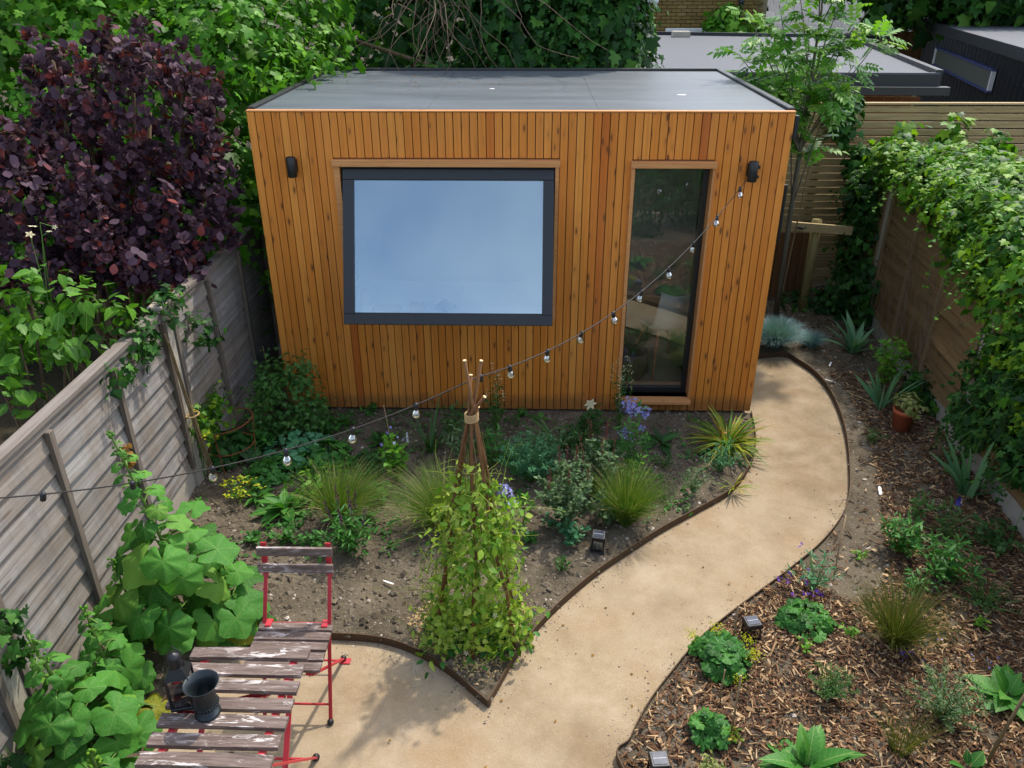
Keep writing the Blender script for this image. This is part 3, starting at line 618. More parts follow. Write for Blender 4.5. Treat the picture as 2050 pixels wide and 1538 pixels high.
# ------------------------------------------------------------------ things inside the room
t = thing('desk', 'white-topped desk inside the room just behind the big window', 'desk', (-.5, .6, .12))
MB().box((-.88, -.33, .70), (-.02, .31, .73), .003).build('desk_top', M['desk'], t); MB().box((-.015, -.33, .70), (.78, .31, .73), .003).build('desk_top', M['desk'], t)
for x in (-.84, .72):
    for y in (-.27, .27): MB().box((x - .02, y - .02, 0), (x + .02, y + .02, .70)).build('leg', M['white'], t)
t = thing('desk_lamp', 'small grey lamp with conical shade seen through the big window', 'lamp', (-.62, .15, 0.87))
MB().lathe([(.0, 0), (.05, 0), (.05, .008), (0, .008)], 14).build('base', M['black'], t); MB().tube([(0, 0, .008), (0, 0, .06)], .008).build('stem', M['black'], t)
MB().lathe([(.0, .092), (.026, .088), (.034, .075), (.09, .035), (.092, .032), (.084, .034), (.03, .07)], 18).build('lamp_shade', M['anthracite'], t, True)
t = thing('wooden_box', 'tan wooden box on the window board behind the big window', 'box', (-.86, .15, 0.87)); MB().box((-.06, -.05, 0), (.06, .05, .045), .004).build('body', M['tan'], t); MB().box((-.063, -.053, .046), (.063, .053, .056), .003).build('lid', M['tan'], t)
t = thing('book_pile', 'low pile of brown books left of the box on the window board', 'books', (-1.12, .15, 0.87))
for k in range(3): MB().box((-.12 + .01 * k, -.06, k * .012), (.12 - .015 * k, .06, k * .012 + .011)).build('book', M[('tan', 'stembrown', 'cane')[k]], t)
t = thing('shell_chair', 'pale shell chair with wooden legs behind the glazed door', 'chair', (1.32, .62, .12), R(205))
sh = MB(); rows = []
for i in range(9):
    u = i / 8; y = -.21 + .36 * min(1, u * 1.7) if u < .6 else .15 + .08 * (u - .6) / .4; z = .43 if u < .55 else .43 + .36 * ((u - .55) / .45) ** 1.3
    for j in range(7): v = (j - 3) / 3; rows.append((v * .22 * (1 - .15 * u), y - .05 * v * v * (u > .5), z + .05 * v * v))
sh.add(rows, [(i * 7 + j, i * 7 + j + 1, i * 7 + j + 8, i * 7 + j + 7) for i in range(8) for j in range(6)])
o = sh.build('seat_shell', M['white'], t, True); sm = o.modifiers.new('thick', 'SOLIDIFY'); sm.thickness = .012
for sx in (-1, 1):
    for sy in (-1, 1): MB().tube([(sx * .13, sy * .1, .42), (sx * .23, sy * .22, 0)], [.016, .009], 8).build('leg', M['cedar_trim'], t)
t = thing('planter_basket', 'woven basket planter with twiggy plant behind the glazed door', 'planter', (1.02, .42, .12))
MB().lathe([(.0, 0), (.11, 0), (.15, .12), (.14, .26), (.125, .26), (.12, .2), (0, .2)], 18).build('basket', M['basket'], t, True)
pm = MB()
for k in range(14):
    a = k * 2.4; pm.tube([(0, 0, .2), (.05 * math.cos(a), .05 * math.sin(a), .32), (.14 * math.cos(a), .14 * math.sin(a), .42 + .01 * (k % 5))], [.004, .003, .002], 4)
pm.build('plant_stems', M['stemgreen'], t)
# ------------------------------------------------------------------ fences
def lap_plank_mesh(L, h, wav, th=.012, seg=12, mat='fence_grey'):
    """along +Y from 0..L; face towards +X; lower edge proud and waney"""
    V = []; ph = rng.uniform(0, 6.28, 3)
    for i in range(seg + 1):
        y = L * i / seg; e = wav * (math.sin(2.1 * y + ph[0]) + .6 * math.sin(5.3 * y + ph[1]) + .3 * math.sin(11 * y + ph[2]))
        V += [(0.0, y, h + .02), (th * .6, y, h + .02), (th + .016, y, e), (.014, y, e)]
    F = []
    for i in range(seg):
        a = i * 4; b = a + 4
        for k in range(4): F.append((a + k, b + k, b + (k + 1) % 4, a + (k + 1) % 4))
    F += [(0, 1, 2, 3), tuple(seg * 4 + k for k in (3, 2, 1, 0))]
    return MB().add(V, F).mesh('plank', M[mat])
def lap_panel(parent, y0, y1, z0, z1, h, wav, mat, side=1, x=0.0, th=.012):
    meshes = [lap_plank_mesh(y1 - y0, h, wav, th, 24, mat) for _ in range(4)]; n = int(round((z1 - z0) / h))
    for k in range(n):
        o = bpy.data.objects.new('plank', meshes[(k * 3 + int(abs(y0) * 7)) % 4]); COL.objects.link(o); o.parent = parent
        if side > 0: o.location = (x, y0, z0 + k * (z1 - z0) / n)
        else: o.location = (x, y1, z0 + k * (z1 - z0) / n); o.rotation_euler = (0, 0, math.pi)
lf = thing('timber_fence', 'weathered grey lap panel fence with concrete posts on the left', 'fence', (-2.4, 0, 0))
posts = [-5.5, -3.47, -1.2, 1.02]
for yp in posts: MB().box((-.055, yp - .05, -.06), (.045, yp + .05, 1.44), .006).build('concrete_post', M['concrete'], lf)
for a, b in zip(posts, posts[1:] + [3.2]):
    a += .052; b -= .052
    MB().box((-.03, a, -.06), (.018, b, .185), .005).build('gravel_board', M['concrete'], lf)
    lap_panel(lf, a, b, .19, 1.36, .13, .006, 'fence_grey', 1, .0, .018)
    MB().box((-.02, a, 1.345), (.036, b, 1.385)).build('top_rail', M['rail_grey'], lf)
    MB().beam((.01, a, 1.402), (.01, b, 1.402), .075, .028).build('capping', M['rail_grey'], lf)
    nb = 3 if b - a > 1.5 else 2
    for yb in [a + .028] + [a + (b - a) * (k + 1) / nb for k in range(nb - 1)] + [b - .028]:
        MB().box((.03, yb - .02, .19), (.058, yb + .02, 1.344), .003).build('batten', M['batten_grey'], lf)
rf_a = np.array((3.50, -1.66)); rf_b = np.array((3.78, 1.93)); rdir = unit(rf_b - rf_a); ryaw = math.atan2(-rdir[0], rdir[1])
rf = thing('timber_fence', 'brown waney lap fence half hidden under ivy on the right', 'fence', (3.545, -.6, 0), ryaw)
rposts = [-5.1, -2.55, 0.0, 2.545]
for yp in rposts: MB().box((-.045, yp - .05, -.06), (.055, yp + .05, 1.62), .006).build('concrete_post', M['concrete'], rf)
for a, b in zip(rposts, rposts[1:] + [4.0]):
    a += .052; b -= .052
    MB().box((-.018, a, -.06), (.03, b, .2), .005).build('gravel_board', M['concrete'], rf)
    lap_panel(rf, a, b, .2, 1.55, .122, .017, 'waney', -1, .0, .02)
    MB().box((-.036, a, 1.552), (.03, b, 1.592)).build('top_rail', M['waney_batten'], rf)
    for yb in [a + .028, a + (b - a) * .36, a + (b - a) * .68, b - .028]:
        MB().box((-.052, yb - .018, .2), (-.028, yb + .018, 1.55), .003).build('batten', M['waney_batten'], rf)
bf = thing('slatted_fence', 'pale horizontal slat fence at the back right of the garden', 'fence', (2.1, 3.3, 0))
sl = MB().box((0, 0, 0), (4.6, .02, .068), .003).mesh('slat', M['slat_pale'])
for k in range(25):
    o = bpy.data.objects.new('slat', sl); COL.objects.link(o); o.parent = bf; o.location = (rng.uniform(0, .03), rng.uniform(0, .004), .02 + k * .0825)
for x in (.06, 1.3, 2.6, 3.9): MB().box((x - .035, .026, 0), (x + .035, .09, 2.08)).build('post', M['post_green'], bf)
MB().box((0, -.012, 2.084), (4.63, .06, 2.106), .003).build('top_rail', M['slat_pale'], bf)
lb = thing('low_board_screen', 'low dark brown screen of vertical boards behind the young tree', 'screen', (2.35, 2.75, 0))
bm = MB().box((0, 0, 0), (.085, .02, .78), .003).mesh('board', M['slat_brown'])
for k in range(11): o = bpy.data.objects.new('board', bm); COL.objects.link(o); o.parent = lb; o.location = (k * .092, rng.uniform(0, .004), 0)
MB().box((0, .025, .55), (1.01, .06, .62)).build('rail', M['slat_brown'], lb)
# tree stake with cross rail
ts = thing('tree_stake', 'stout timber stake with cross rail beside the young tree', 'stake', (3.163, 2.350, 0.000))
p0 = np.array((3.163, 2.350, 0.000)); hgt = 1.045
MB().tube([(0, 0, 0), (0.0, .01, hgt)], .05, 10).build('post', M['post_green'], ts, True)
MB().beam((-.34, -.07, hgt - .045), (.36, -.068, hgt - .1), .03, .09).build('cross_rail', M['slat_pale'], ts)
MB().tube([(-.25, -.085, hgt - .06), (-.20, -.16, hgt - .05), (-.15, -.085, hgt - .06)], .012, 6).build('tie_strap', M['black'], ts)
# ------------------------------------------------------------------ buildings beyond the fence
RZ = 2.3
ob = thing('flat_roof_outbuilding', 'brick outbuilding with wide grey felt flat roof beyond the fence', 'outbuilding', (0, 0, 0))
fl = np.array((1.219, 4.312, 2.300)); fr = np.array((4.963, 4.190, 2.300)); bl = np.array((1.755, 10.888, 2.300)); br = np.array((5.908, 9.999, 2.300))
def quad_slab(pts, z0, z1):
    V = [(p[0], p[1], z0) for p in pts] + [(p[0], p[1], z1) for p in pts]
    return MB().add(V, [(0, 3, 2, 1), (4, 5, 6, 7), (0, 1, 5, 4), (1, 2, 6, 5), (2, 3, 7, 6), (3, 0, 4, 7)])
fl[0] -= .6
quad_slab([fl, fr, br, bl], RZ - .05, RZ).build('roof', M['roof_far'], ob)
MB().beam(fl + [0, -.02, -.08], fr + [0.02, -.02, -.08], .03, .17).build('fascia', M['darkpaint'], ob)
MB().beam(fl + [0, -.10, -.17], fr + [0.1, -.10, -.17], .12, .09).build('gutter', M['darkpaint'], ob)
MB().beam(fr + [0, 0, .025], br + [0, 0, .025], .08, .06).build('roof_edge_trim', M['darkpaint'], ob)
MB().beam(fl + [0, 0, .012], fr + [0, 0, .012], .05, .024).build('roof_edge_trim', M['roof_far'], ob)
MB().beam(bl + [0, 0, .03], br + [0, 0, .03], .08, .06).build('roof_edge_trim', M['darkpaint'], ob)
MB().beam(fl * [1, 1, 0] + [.1, .35, 1.05], fr * [1, 1, 0] + [-.1, .35, 1.05], .2, 2.1).build('wall_core', M['mortar'], ob)
bmesh_r = MB().box((0, 0, 0), (.215, .1, .065), .004).mesh('brick', M['brickred'])
ux = unit((fr - fl)[:2]); by = math.atan2(ux[1], ux[0]); L = np.linalg.norm((fr - fl)[:2])
for r_ in range(9):
    for k in range(int(L / .225) - 1):
        xx = .15 + k * .225 + (r_ % 2) * .11
        if fl[0] + ux[0] * xx < 3.6: continue
        o = bpy.data.objects.new('brick', bmesh_r); COL.objects.link(o); o.parent = ob
        o.location = (fl[0] + ux[0] * xx, fl[1] + ux[1] * xx + .24, 1.42 + r_ * .075); o.rotation_euler = (0, 0, by)
MB().box((0, 0, 0), (.32, .2, .1), .01).build('brick_weight', M['concrete'], ob, loc=tuple(np.array((2.702, 10.117, 2.300)) + [0, 0, .0]))
# stock brick house
hy = 13.6
bh = thing('brick_house', 'yellow stock brick house wall at the top behind the flat roof', 'house', ((2.182, 13.600, 2.213)[0], hy, 0))
x0, x1 = 0.0, (5.308, 13.600, 2.212)[0] - (2.182, 13.600, 2.213)[0]
MB().box((x0, .1, 0), (x1, 3.0, 5.2)).build('wall', M['mortar'], bh)
bmesh_y = MB().box((0, 0, 0), (.213, .095, .064), .003).mesh('brick', M['brick'])
zb0 = 2.05
for r_ in range(24):
    for k in range(-1, int((x1 - x0) / .224)):
        xx = k * .224 + (r_ % 2) * .112
        if xx < -.02 or xx + .21 > x1 + .02: continue
        if len(bh.children) > 300: break
        o = bpy.data.objects.new('brick', bmesh_y); COL.objects.link(o); o.parent = bh; o.location = (xx, .008, zb0 + r_ * .0745)
a = np.array((3.075, 13.550, 2.154)); b = np.array((4.735, 13.550, 2.246))
w_ = bpy.data.objects.new('window', None); link(w_, bh); w_.location = (a[0] - bh.location.x, -.05, a[2] - .5)
MB().box((0, 0, 0), (b[0] - a[0], .08, b[2] - a[2] + .5), .01).build('white_frame', M['white'], w_)
a = np.array((2.739, 13.500, 2.794)); t = MB(); t.ball((-.07, -.08, 0), .06, 10, 6); t.ball((.07, -.08, 0), .06, 10, 6); t.box((-.06, -.05, -.03), (.06, .08, .04))
t.build('security_light', M['white'], bh, True, (a[0] - bh.location.x, -.04, a[2]))
a = np.array((4.688, 13.500, 2.782)); MB().lathe([(0, -.1), (.05, -.1), (.06, .08), (0, .1)], 10).build('wall_lantern', M['darkpaint'], bh, True, (a[0] - bh.location.x, -.08, a[2]))
bd = thing('brown_gate_post', 'dark brown timber door beside the yellow brick wall', 'door', ((1.985, 13.300, 2.231)[0], 13.3, 0)); MB().box((-.24, 0, 0), (.12, .08, 4.6), .01).build('board', M['brickred'], bd); MB().box((.121, -.02, 0), (.17, .1, 4.6), .01).build('frame', M['darkpaint'], bd)
# slate roof
sr = thing('slate_roof', 'pale slate pitched roof top right behind the young tree', 'roof', ((5.422, 14.000, 2.125)[0], 14.0, 0))
sw = (8.456, 14.000, 2.125)[0] - (5.422, 14.000, 2.125)[0]; sz = (6.197, 14.000, 2.104)[2]
slm = MB().box((0, -.01, 0), (.288, .012, .27), .003).mesh('slate', M['slate']); tilt = R(-50)
rt = bpy.data.objects.new('tile_field', None); link(rt, sr); rt.location = (0, 0, sz); rt.rotation_euler = (tilt, 0, 0)
MB().box((0, .03, -.05), (sw, .08, 3.2)).build('batten_board', M['darkpaint'], rt)
for r_ in range(13):
    for k in range(int(sw / .295)):
        o = bpy.data.objects.new('slate', slm); COL.objects.link(o); o.parent = rt; o.location = (k * .295 + (r_ % 2) * .15, .0 , r_ * .2); o.rotation_euler = (R(4), 0, 0)
MB().box((-.05, -.14, -.1), (sw + .1, -.03, -.02)).build('gutter', M['darkpaint'], sr, loc=(0, 0, sz))
MB().box((0, .15, -3), (sw, .3, -.05)).build('wall', M['mortar'], sr, loc=(0, 0, sz))
ww = thing('white_house_wall', 'pale white rendered wall beyond the slate roof', 'house', ((8.846, 15.500, 2.095)[0], 15.5, 0))
wx = (12.200, 15.500, 2.094)[0] - (8.846, 15.500, 2.095)[0]
MB().box((0, 0, 0), (wx, .3, 6), .01).build('wall', M['white'], ww); MB().box((-.03, -.06, 0), (.05, -.004, 6)).build('corner_trim', M['white'], ww)
# black corrugated shed
A = np.array((8.422, 13.103, 2.500)); B = np.array((6.647, 5.271, 2.500)); d = unit((B - A)[:2]); Lw = np.linalg.norm((B - A)[:2]) + 1.5
bs = thing('corrugated_shed', 'black corrugated metal shed with slot window at top right', 'shed', (A[0], A[1], 0), math.atan2(d[1], d[0]))
n = int(Lw / .04); V = []
for i in range(n + 1):
    x = i * .04; y = [0, .0, .035, .035, .0, 0][i % 6] * -1
    V += [(x, y, 0), (x, y, 2.42)]
MB().add(V, [(2 * i, 2 * i + 2, 2 * i + 3, 2 * i + 1) for i in range(n)]).build('corrugated_wall', M['corrug'], bs)
MB().box((-.1, -.18, 2.425), (Lw, 4.5, 2.5), .005).build('roof', M['roof_far'], bs); MB().box((-.12, -.2, 2.36), (Lw, -.181, 2.52), .004).build('fascia', M['darkpaint'], bs)
MB().box((-.14, -.2, 2.36), (-.101, 4.5, 2.52), .004).build('fascia', M['darkpaint'], bs)
MB().box((-.06, -.06, 0), (.03, .06, 2.35)).build('corner_post', M['post_green'], bs)
MB().box((.01, .045, 0), (Lw, .1, 2.4)).build('inner_lining', M['darkpaint'], bs)

sw_ = bpy.data.objects.new('slot_window', None); link(sw_, bs); sw_.location = (2.65, -.05, 1.78)
MB().box((0, -.03, 0), (4.0, .03, .03)).box((0, -.03, .30), (4.0, .03, .33)).build('frame', M['blue_trim'], sw_)
MB().box((0, -.03, .031), (.05, .03, .299)).box((3.95, -.03, .031), (4.0, .03, .299)).build('frame_end', M['white'], sw_)
MB().box((.05, -.005, .03), (3.95, .005, .30)).build('pane', M['frost'], sw_)
# ------------------------------------------------------------------ bistro chair
ch = thing('folding_chair', 'red metal folding bistro chair with flaking wooden slats', 'chair', (-1.09, -3.2, -.04))
def slat_mesh(L, w, th, bow=.0):
    V = []; n = 6
    for i in range(n + 1):
        x = -L / 2 + L * i / n; z = bow * math.sin(i / n * math.pi)
        V += [(x, -w / 2, z), (x, w / 2, z), (x, w / 2 - .003, z + th), (x, -w / 2 + .003, z + th)]
    F = [(0, 1, 2, 3), tuple(n * 4 + k for k in (3, 2, 1, 0))]
    for i in range(n):
        a = i * 4; F += [(a + k, a + 4 + k, a + 4 + (k + 1) % 4, a + (k + 1) % 4) for k in range(4)]
    return MB().add(V, [tuple(reversed(f_)) for f_ in F]).mesh('slat', M['flaky'])
sm_ = slat_mesh(.38, .056, .014)
for k in range(5): place('seat_slat', sm_, ch, Matrix.Translation((0, -.17 + k * .066, .468)))
bmx = slat_mesh(.385, .05, .014)
for y, z in ((.243, .845), (.222, .755)): place('back_slat', bmx, ch, Matrix.Translation((0, y, z)) @ Matrix.Rotation(R(78), 4, 'X'))
for s in (-1, 1):
    x = s * .165
    MB().beam((x, .268, .88), (x, .235, .70), .028, .008, (0, 1, 0)).beam((x, .235, .71), (x * 1.02, .09, .44), .018, .009, (0, 1, 0)).beam((x * 1.02, .09, .45), (x * 1.04, -.10, .0), .018, .009, (0, 1, 0)).build('back_leg_bar', M['red'], ch)
    MB().beam((x * .9, -.20, .455), (x * .9, .33, .012), .018, .009, (0, 1, 0)).build('cross_leg_bar', M['red'], ch)
    MB().beam((x * .8, -.2, .458), (x * .8, .13, .458), .022, .014).build('seat_bearer', M['red'], ch)
    MB().ball((x * 1.04, -.10, .012), .018, 10, 6).build('foot_cap', M['black'], ch, True); MB().ball((x * .9, .33, .014), .018, 10, 6).build('foot_cap', M['black'], ch, True)
    MB().box((x * .88 - .016, .085, .455), (x * .88 + .016, .14, .49), .004).build('hinge_lug', M['red'], ch)
MB().tube([(-.16, .12, .475), (.16, .12, .475)], .007, 8).build('hinge_rod', M['red'], ch)
MB().tube([(-.17, -.06, .095), (.17, -.06, .095)], .006, 8).tube([(-.15, .26, .07), (.15, .26, .07)], .006, 8).build('stretcher', M['red'], ch)
MB().box((.13, .30, .0), (.19, .34, .006)).build('foot_bar', M['red'], ch)
# ------------------------------------------------------------------ bistro table
tb = thing('folding_table', 'red framed folding bistro table topped with seven weathered slats', 'table', (-1.155, -3.81, -.04))
tm = [slat_mesh(.53, .066, .018, .004), slat_mesh(.53, .066, .018, -.003)]
for k in range(7): place('top_slat', tm[k % 2], tb, Matrix.Translation((rng.uniform(-.004, .004), -.275 + k * .092, .715)) @ Matrix.Rotation(rng.uniform(-.012, .012), 4, 'Z'))
for s in (-1, 1):
    x = s * .20
    MB().beam((x, -.30, .70), (x, .30, .70), .026, .026).build('top_bearer', M['red'], tb)
    MB().beam((x * 1.06, -.27, .69), (x * 1.06, .30, .01), .024, .009, (0, 1, 0)).build('leg_bar', M['red'], tb)
    MB().beam((x * .96, .25, .69), (x * .96, -.30, .01), .024, .009, (0, 1, 0)).build('leg_bar', M['red'], tb)
    MB().ball((x * 1.06, .30, .012), .019, 10, 6).build('foot_cap', M['black'], tb, True); MB().ball((x * .96, -.30, .012), .019, 10, 6).build('foot_cap', M['black'], tb, True)
MB().tube([(-.2, .22, .1), (.2, .22, .1)], .007, 8).tube([(-.19, -.2, .12), (.19, -.2, .12)], .007, 8).build('stretcher', M['red'], tb)
MB().beam((-.19, -.02, .685), (.19, .12, .685), .03, .006).build('brace', M['red'], tb)
# lantern and urn on the table
TZ = .694
l = np.array((-1.339, -3.844, 0.694)); ln = thing('lantern', 'black metal candle lantern standing on the slatted table', 'lantern', (l[0], l[1] + .03, TZ), R(12)); ln.scale = (1.05, 1.05, 1.3)
w = .04
MB().box((-w - .006, -w - .006, 0), (w + .006, w + .006, .014), .003).build('base', M['black'], ln)
for sx in (-1, 1):
    for sy in (-1, 1): MB().box((sx * w - .005, sy * w - .005, .014), (sx * w + .005, sy * w + .005, .13)).build('corner_post', M['black'], ln)
for k in range(4): place('pane', MB().box((-w + .005, -.0015, .016), (w - .005, .0015, .128)).mesh('pane', M['clear']), ln, Matrix.Rotation(k * math.pi / 2, 4, 'Z') @ Matrix.Translation((0, -w, 0)))
MB().lathe([(0, .015), (.022, .015), (.022, .07), (0, .07)], 12).build('candle', M['white'], ln, True)
rm = MB(); rm.add([(-w - .005, -w - .005, .131), (w + .005, -w - .005, .131), (w + .005, w + .005, .131), (-w - .005, w + .005, .131), (-.024, -.024, .165), (.024, -.024, .165), (.024, .024, .165), (-.024, .024, .165)], [(0, 3, 2, 1), (4, 5, 6, 7), (0, 1, 5, 4), (1, 2, 6, 5), (2, 3, 7, 6), (3, 0, 4, 7)])
rm.build('roof', M['black'], ln)
MB().lathe([(.027, .165), (.027, .2), (.02, .213), (.0, .218)], 14).build('chimney', M['black'], ln, True)
MB().tube([(-.03, 0, .16), (-.034, .01, .2), (0, .012, .235), (.034, .01, .2), (.03, 0, .16)], .0025, 5).build('handle', M['black'], ln)
u_ = np.array((-1.229, -3.877, 0.694)); ur = thing('urn', 'dark footed urn vase standing on the slatted table', 'urn', (u_[0] + .005, u_[1] + .01, TZ))
MB().lathe([(0, 0), (.05, 0), (.053, .008), (.046, .016), (.03, .024), (.027, .034), (.036, .042)], 24).build('foot', m_plain('aged_bronze', '#232b2e', .38, .35, .5, .3, 25, .1), ur, True)
MB().lathe([(.036, .042), (.049, .056), (.052, .062), (.048, .068), (.046, .075), (.046, .12), (.053, .15), (.07, .172), (.072, .176), (.068, .175), (.05, .15), (.042, .118), (.04, .075), (.0, .06)], 28).build('bowl', bpy.data.materials['aged_bronze'], ur, True)
gd = MB()
for k in range(28): a = k / 28 * 6.283; gd.ball((.051 * math.cos(a), .051 * math.sin(a), .062), .0045, 5, 4)
gd.build('beaded_rim', bpy.data.materials['aged_bronze'], ur, True)
# ------------------------------------------------------------------ solar lanterns in the beds
def solar(loc, rz, label, tilt=0.0, s=1.0):
    t = thing('solar_lantern', label, 'lantern', loc, rz, 'small solar garden lanterns'); t.rotation_euler = (R(tilt), R(tilt * .6), rz); t.scale = (s, s, s)
    w = .04; MB().box((-w - .008, -w - .008, 0), (w + .008, w + .008, .012), .002).build('base', M['black'], t)
    for sx in (-1, 1):
        for sy in (-1, 1): MB().beam((sx * w, sy * w, .012), (sx * w * .85, sy * w * .85, .1), .009, .009).build('corner_post', M['black'], t)
    for k in range(4): place('pane', MB().box((-w + .006, -.001, .013), (w - .006, .001, .099)).mesh('pane', M['clear']), t, Matrix.Rotation(k * math.pi / 2, 4, 'Z') @ Matrix.Translation((0, -w * .94, 0)))
    MB().lathe([(0, .012), (.015, .012), (.017, .05), (.01, .06), (0, .062)], 10).build('candle_bulb', M['white'], t, True)
    MB().box((-w - .004, -w - .004, .1), (w + .004, w + .004, .132), .004).build('cap', M['black'], t)
    MB().box((-w * .8, -w * .8, .1325), (w * .8, w * .8, .1345)).build('solar_panel', m_panel, t)
    MB().box((-w * .8, -.001, .135), (w * .8, .001, .1355)).build('panel_seam', M['white'], t)
m_panel = m_plain('solar_cell', '#2c3646', .2, .0, .6, .1, 20)
solar((0.558, -1.910, 0.000), R(-8), 'solar lantern on bare soil by the path edging under the grass tuft', 3)
solar((1.382, -2.693, -0.000), R(10), 'solar lantern on bark chips between the yellow flowers and the purple flowers', -2)
solar((0.723, -3.604, 0.000), R(5), 'solar lantern at the bottom edge of the mulch bed', 0)
# ------------------------------------------------------------------ string lights
def span(a, b, sag, t0, t1, n):
    out = []
    for i in range(n + 1):
        t = t0 + (t1 - t0) * i / n; p = np.array(a) + (np.array(b) - np.array(a)) * t; p[2] -= 4 * sag * t * (1 - t); out.append(tuple(p))
    return out
S0 = (1.70, -.1, 2.03); S1 = (-.181, -2.55, 1.595); S2 = (-2.351, -3.773, 1.668)
sg = thing('string_lights', 'black festoon cable with clear bulbs strung across the garden', 'string lights', S0)
def rel(p): return tuple(np.array(p) - np.array(S0))
c1 = span(S0, S1, .25, 0, 1, 40); c2 = span(S1, S2, .177, 0, 1, 40)
MB().tube([rel(p) for p in c1 + c2[1:]], .0032, 6).build('cable', M['cable'], sg, True)
sock = MB().lathe([(.0, -.03), (.0105, -.03), (.012, -.026), (.012, 0), (.009, .008), (.0, .01)], 10).mesh('socket', M['black'], True)
glass = MB().lathe([(.009, -.028), (.012, -.034), (.021, -.048), (.0235, -.06), (.021, -.073), (.012, -.082), (0.0005, -.085)], 14).mesh('glass', M['bulb'], True)
fil = MB().tube([(-.006, 0, -.035), (-.007, 0, -.058), (0, 0, -.064), (.007, 0, -.058), (.006, 0, -.035)], .0012, 4).mesh('filament', M['cream'])
ts_ = [(S0, S1, .25, .03 + .11 * k) for k in range(9)] + [(S0, S1, .25, .985)] + [(S1, S2, .177, .13 + .131 * k) for k in range(6)]
for i, (a, b, sgv, t_) in enumerate(ts_):
    p = span(a, b, sgv, t_, t_, 1)[0]
    bo = bpy.data.objects.new('bulb', sock); COL.objects.link(bo); bo.parent = sg; bo.location = rel(p); bo.rotation_euler = (rng.uniform(-.25, .25), rng.uniform(-.25, .25), 0)
    if i not in (9, 14, 15):
        for nm, me in (('glass', glass), ('filament', fil)):
            o = bpy.data.objects.new(nm, me); COL.objects.link(o); o.parent = bo; o.scale = (.9, .9, .92)
# ------------------------------------------------------------------ canes, labels, ring
def cane(px_base, lean, h, label, r_=.006, name='garden_cane'):
    t = thing(name, label, 'cane', px_base, 0, 'garden canes')
    MB().tube([(0, 0, -.02), (lean[0] * .5 + rng.uniform(-.006, .006), lean[1] * .5, h * .5), (lean[0], lean[1], h)], [r_, r_ * .9, r_ * .8], 7).build('cane_shaft', M['cane'], t, True)
    MB().ball((lean[0], lean[1], h), r_ * .85, 6, 4).build('cut_end', M['cut'], t)
cane((1.251, -2.780, 0.000), (.01, .03), .30, 'short cane beside the lantern on the mulch', .006)
cane((1.118, -3.382, 0.000), (-.01, -.02), .46, 'tall cane in the mulch beside the yellow flowers', .006)
cane((1.103, -3.199, 0.000), (.0, .02), .26, 'thin dark cane behind the small geranium in the mulch', .004)
cane((2.019, -2.198, 0.000), (.08, .2), .36, 'dark cane leaning by the purple flowers', .0055)
cane((2.333, -3.493, 0.000), (.02, -.04), .55, 'tall stout cane at the right edge of the mulch', .009)
cane((-0.915, -1.014, 0.000), (-.07, .05), .55, 'pale cane standing among leaves below the room wall', .005)
cane((-2.191, 0.130, 0.000), (-.05, .05), .5, 'thin cane beside the fine-leaved maple', .005)
def label_stick(p, rz, tilt, label, L=.09, w=.016):
    o = MB().add([(-w / 2, 0, 0), (w / 2, 0, 0), (w / 2, .0015, 0), (-w / 2, .0015, 0), (-w / 2, 0, L * .85), (w / 2, 0, L * .85), (w / 2, .0015, L * .85), (-w / 2, .0015, L * .85), (0, 0, L), (0, .0015, L)],
                 [(3, 2, 1, 0), (0, 1, 5, 4), (1, 2, 6, 5), (2, 3, 7, 6), (3, 0, 4, 7), (4, 5, 8), (7, 9, 6), (5, 6, 9, 8), (4, 8, 9, 7)]).build('plant_label', M['labelwhite'])
    o.location = p; o.rotation_euler = (tilt, 0, rz); tag(o, label, 'plant label', 'white plant labels')
label_stick(np.array((-0.745, -2.290, 0.000)) + [0, 0, .012], R(70), R(-86), 'white plant label lying on soil left of the climbing frame', .075, .012)
label_stick((-0.892, -0.596, 0.000), R(10), R(-12), 'white plant label upright among leaves below the room wall', .1, .018)
label_stick(np.array((2.999, 0.898, 0.000)) + [0, 0, .012], R(-30), R(-80), 'white plant label lying by the blue grass', .09)
label_stick(np.array((2.941, 0.548, 0.000)) + [0, 0, .012], R(60), R(-84), 'white plant label lying on soil at the path bend', .1)
label_stick(np.array((2.666, -1.267, -0.000)) + [0, 0, .02], R(-10), R(-70), 'white plant label in the mulch near the path', .08, .022)
rg = thing('plant_support', 'rusty wire ring plant support beside the fence', 'plant support', (-2.198, -0.935, 0.000))
def ring(c, r_, tl, n=28): return [(c[0] + r_ * math.cos(2 * math.pi * k / n), c[1] + r_ * math.sin(2 * math.pi * k / n), c[2] + tl * math.cos(2 * math.pi * k / n)) for k in range(n + 1)]
MB().tube(ring((-.02, .03, .37), .2, .03), .0045, 6).build('top_ring', M['rustwire'], rg, True)
MB().tube(ring((-.0, .02, .17), .17, .02), .0045, 6).build('lower_ring', M['rustwire'], rg, True)
for a in (.4, 2.5, 4.6): MB().tube([(.16 * math.cos(a), .16 * math.sin(a), -.02), (-.02 + .2 * math.cos(a), .03 + .2 * math.sin(a), .37 + .03 * math.cos(a))], .004, 6).build('leg', M['rustwire'], rg)
MB().ball((-.02 - .2, .03, .34), .011, 8, 5).build('knob', M['rustwire'], rg)
# bundle of canes leaning on the fence post
cb = thing('cane_bundle', 'bundle of canes tied to the concrete fence post', 'canes', (-2.33, -1.33, 0))
for k in range(3): MB().tube([(.06 + .01 * (k % 3), .12 + .02 * k, 0), (.0 + .01 * (k % 2), .0 + .012 * k, 1.28 - .06 * (k % 4))], .006, 6).build('cane', M['cane'], cb)
MB().tube(ring((.035, .08, .62), .045, .01, 14), .006, 5).build('tie', M['twine'], cb)
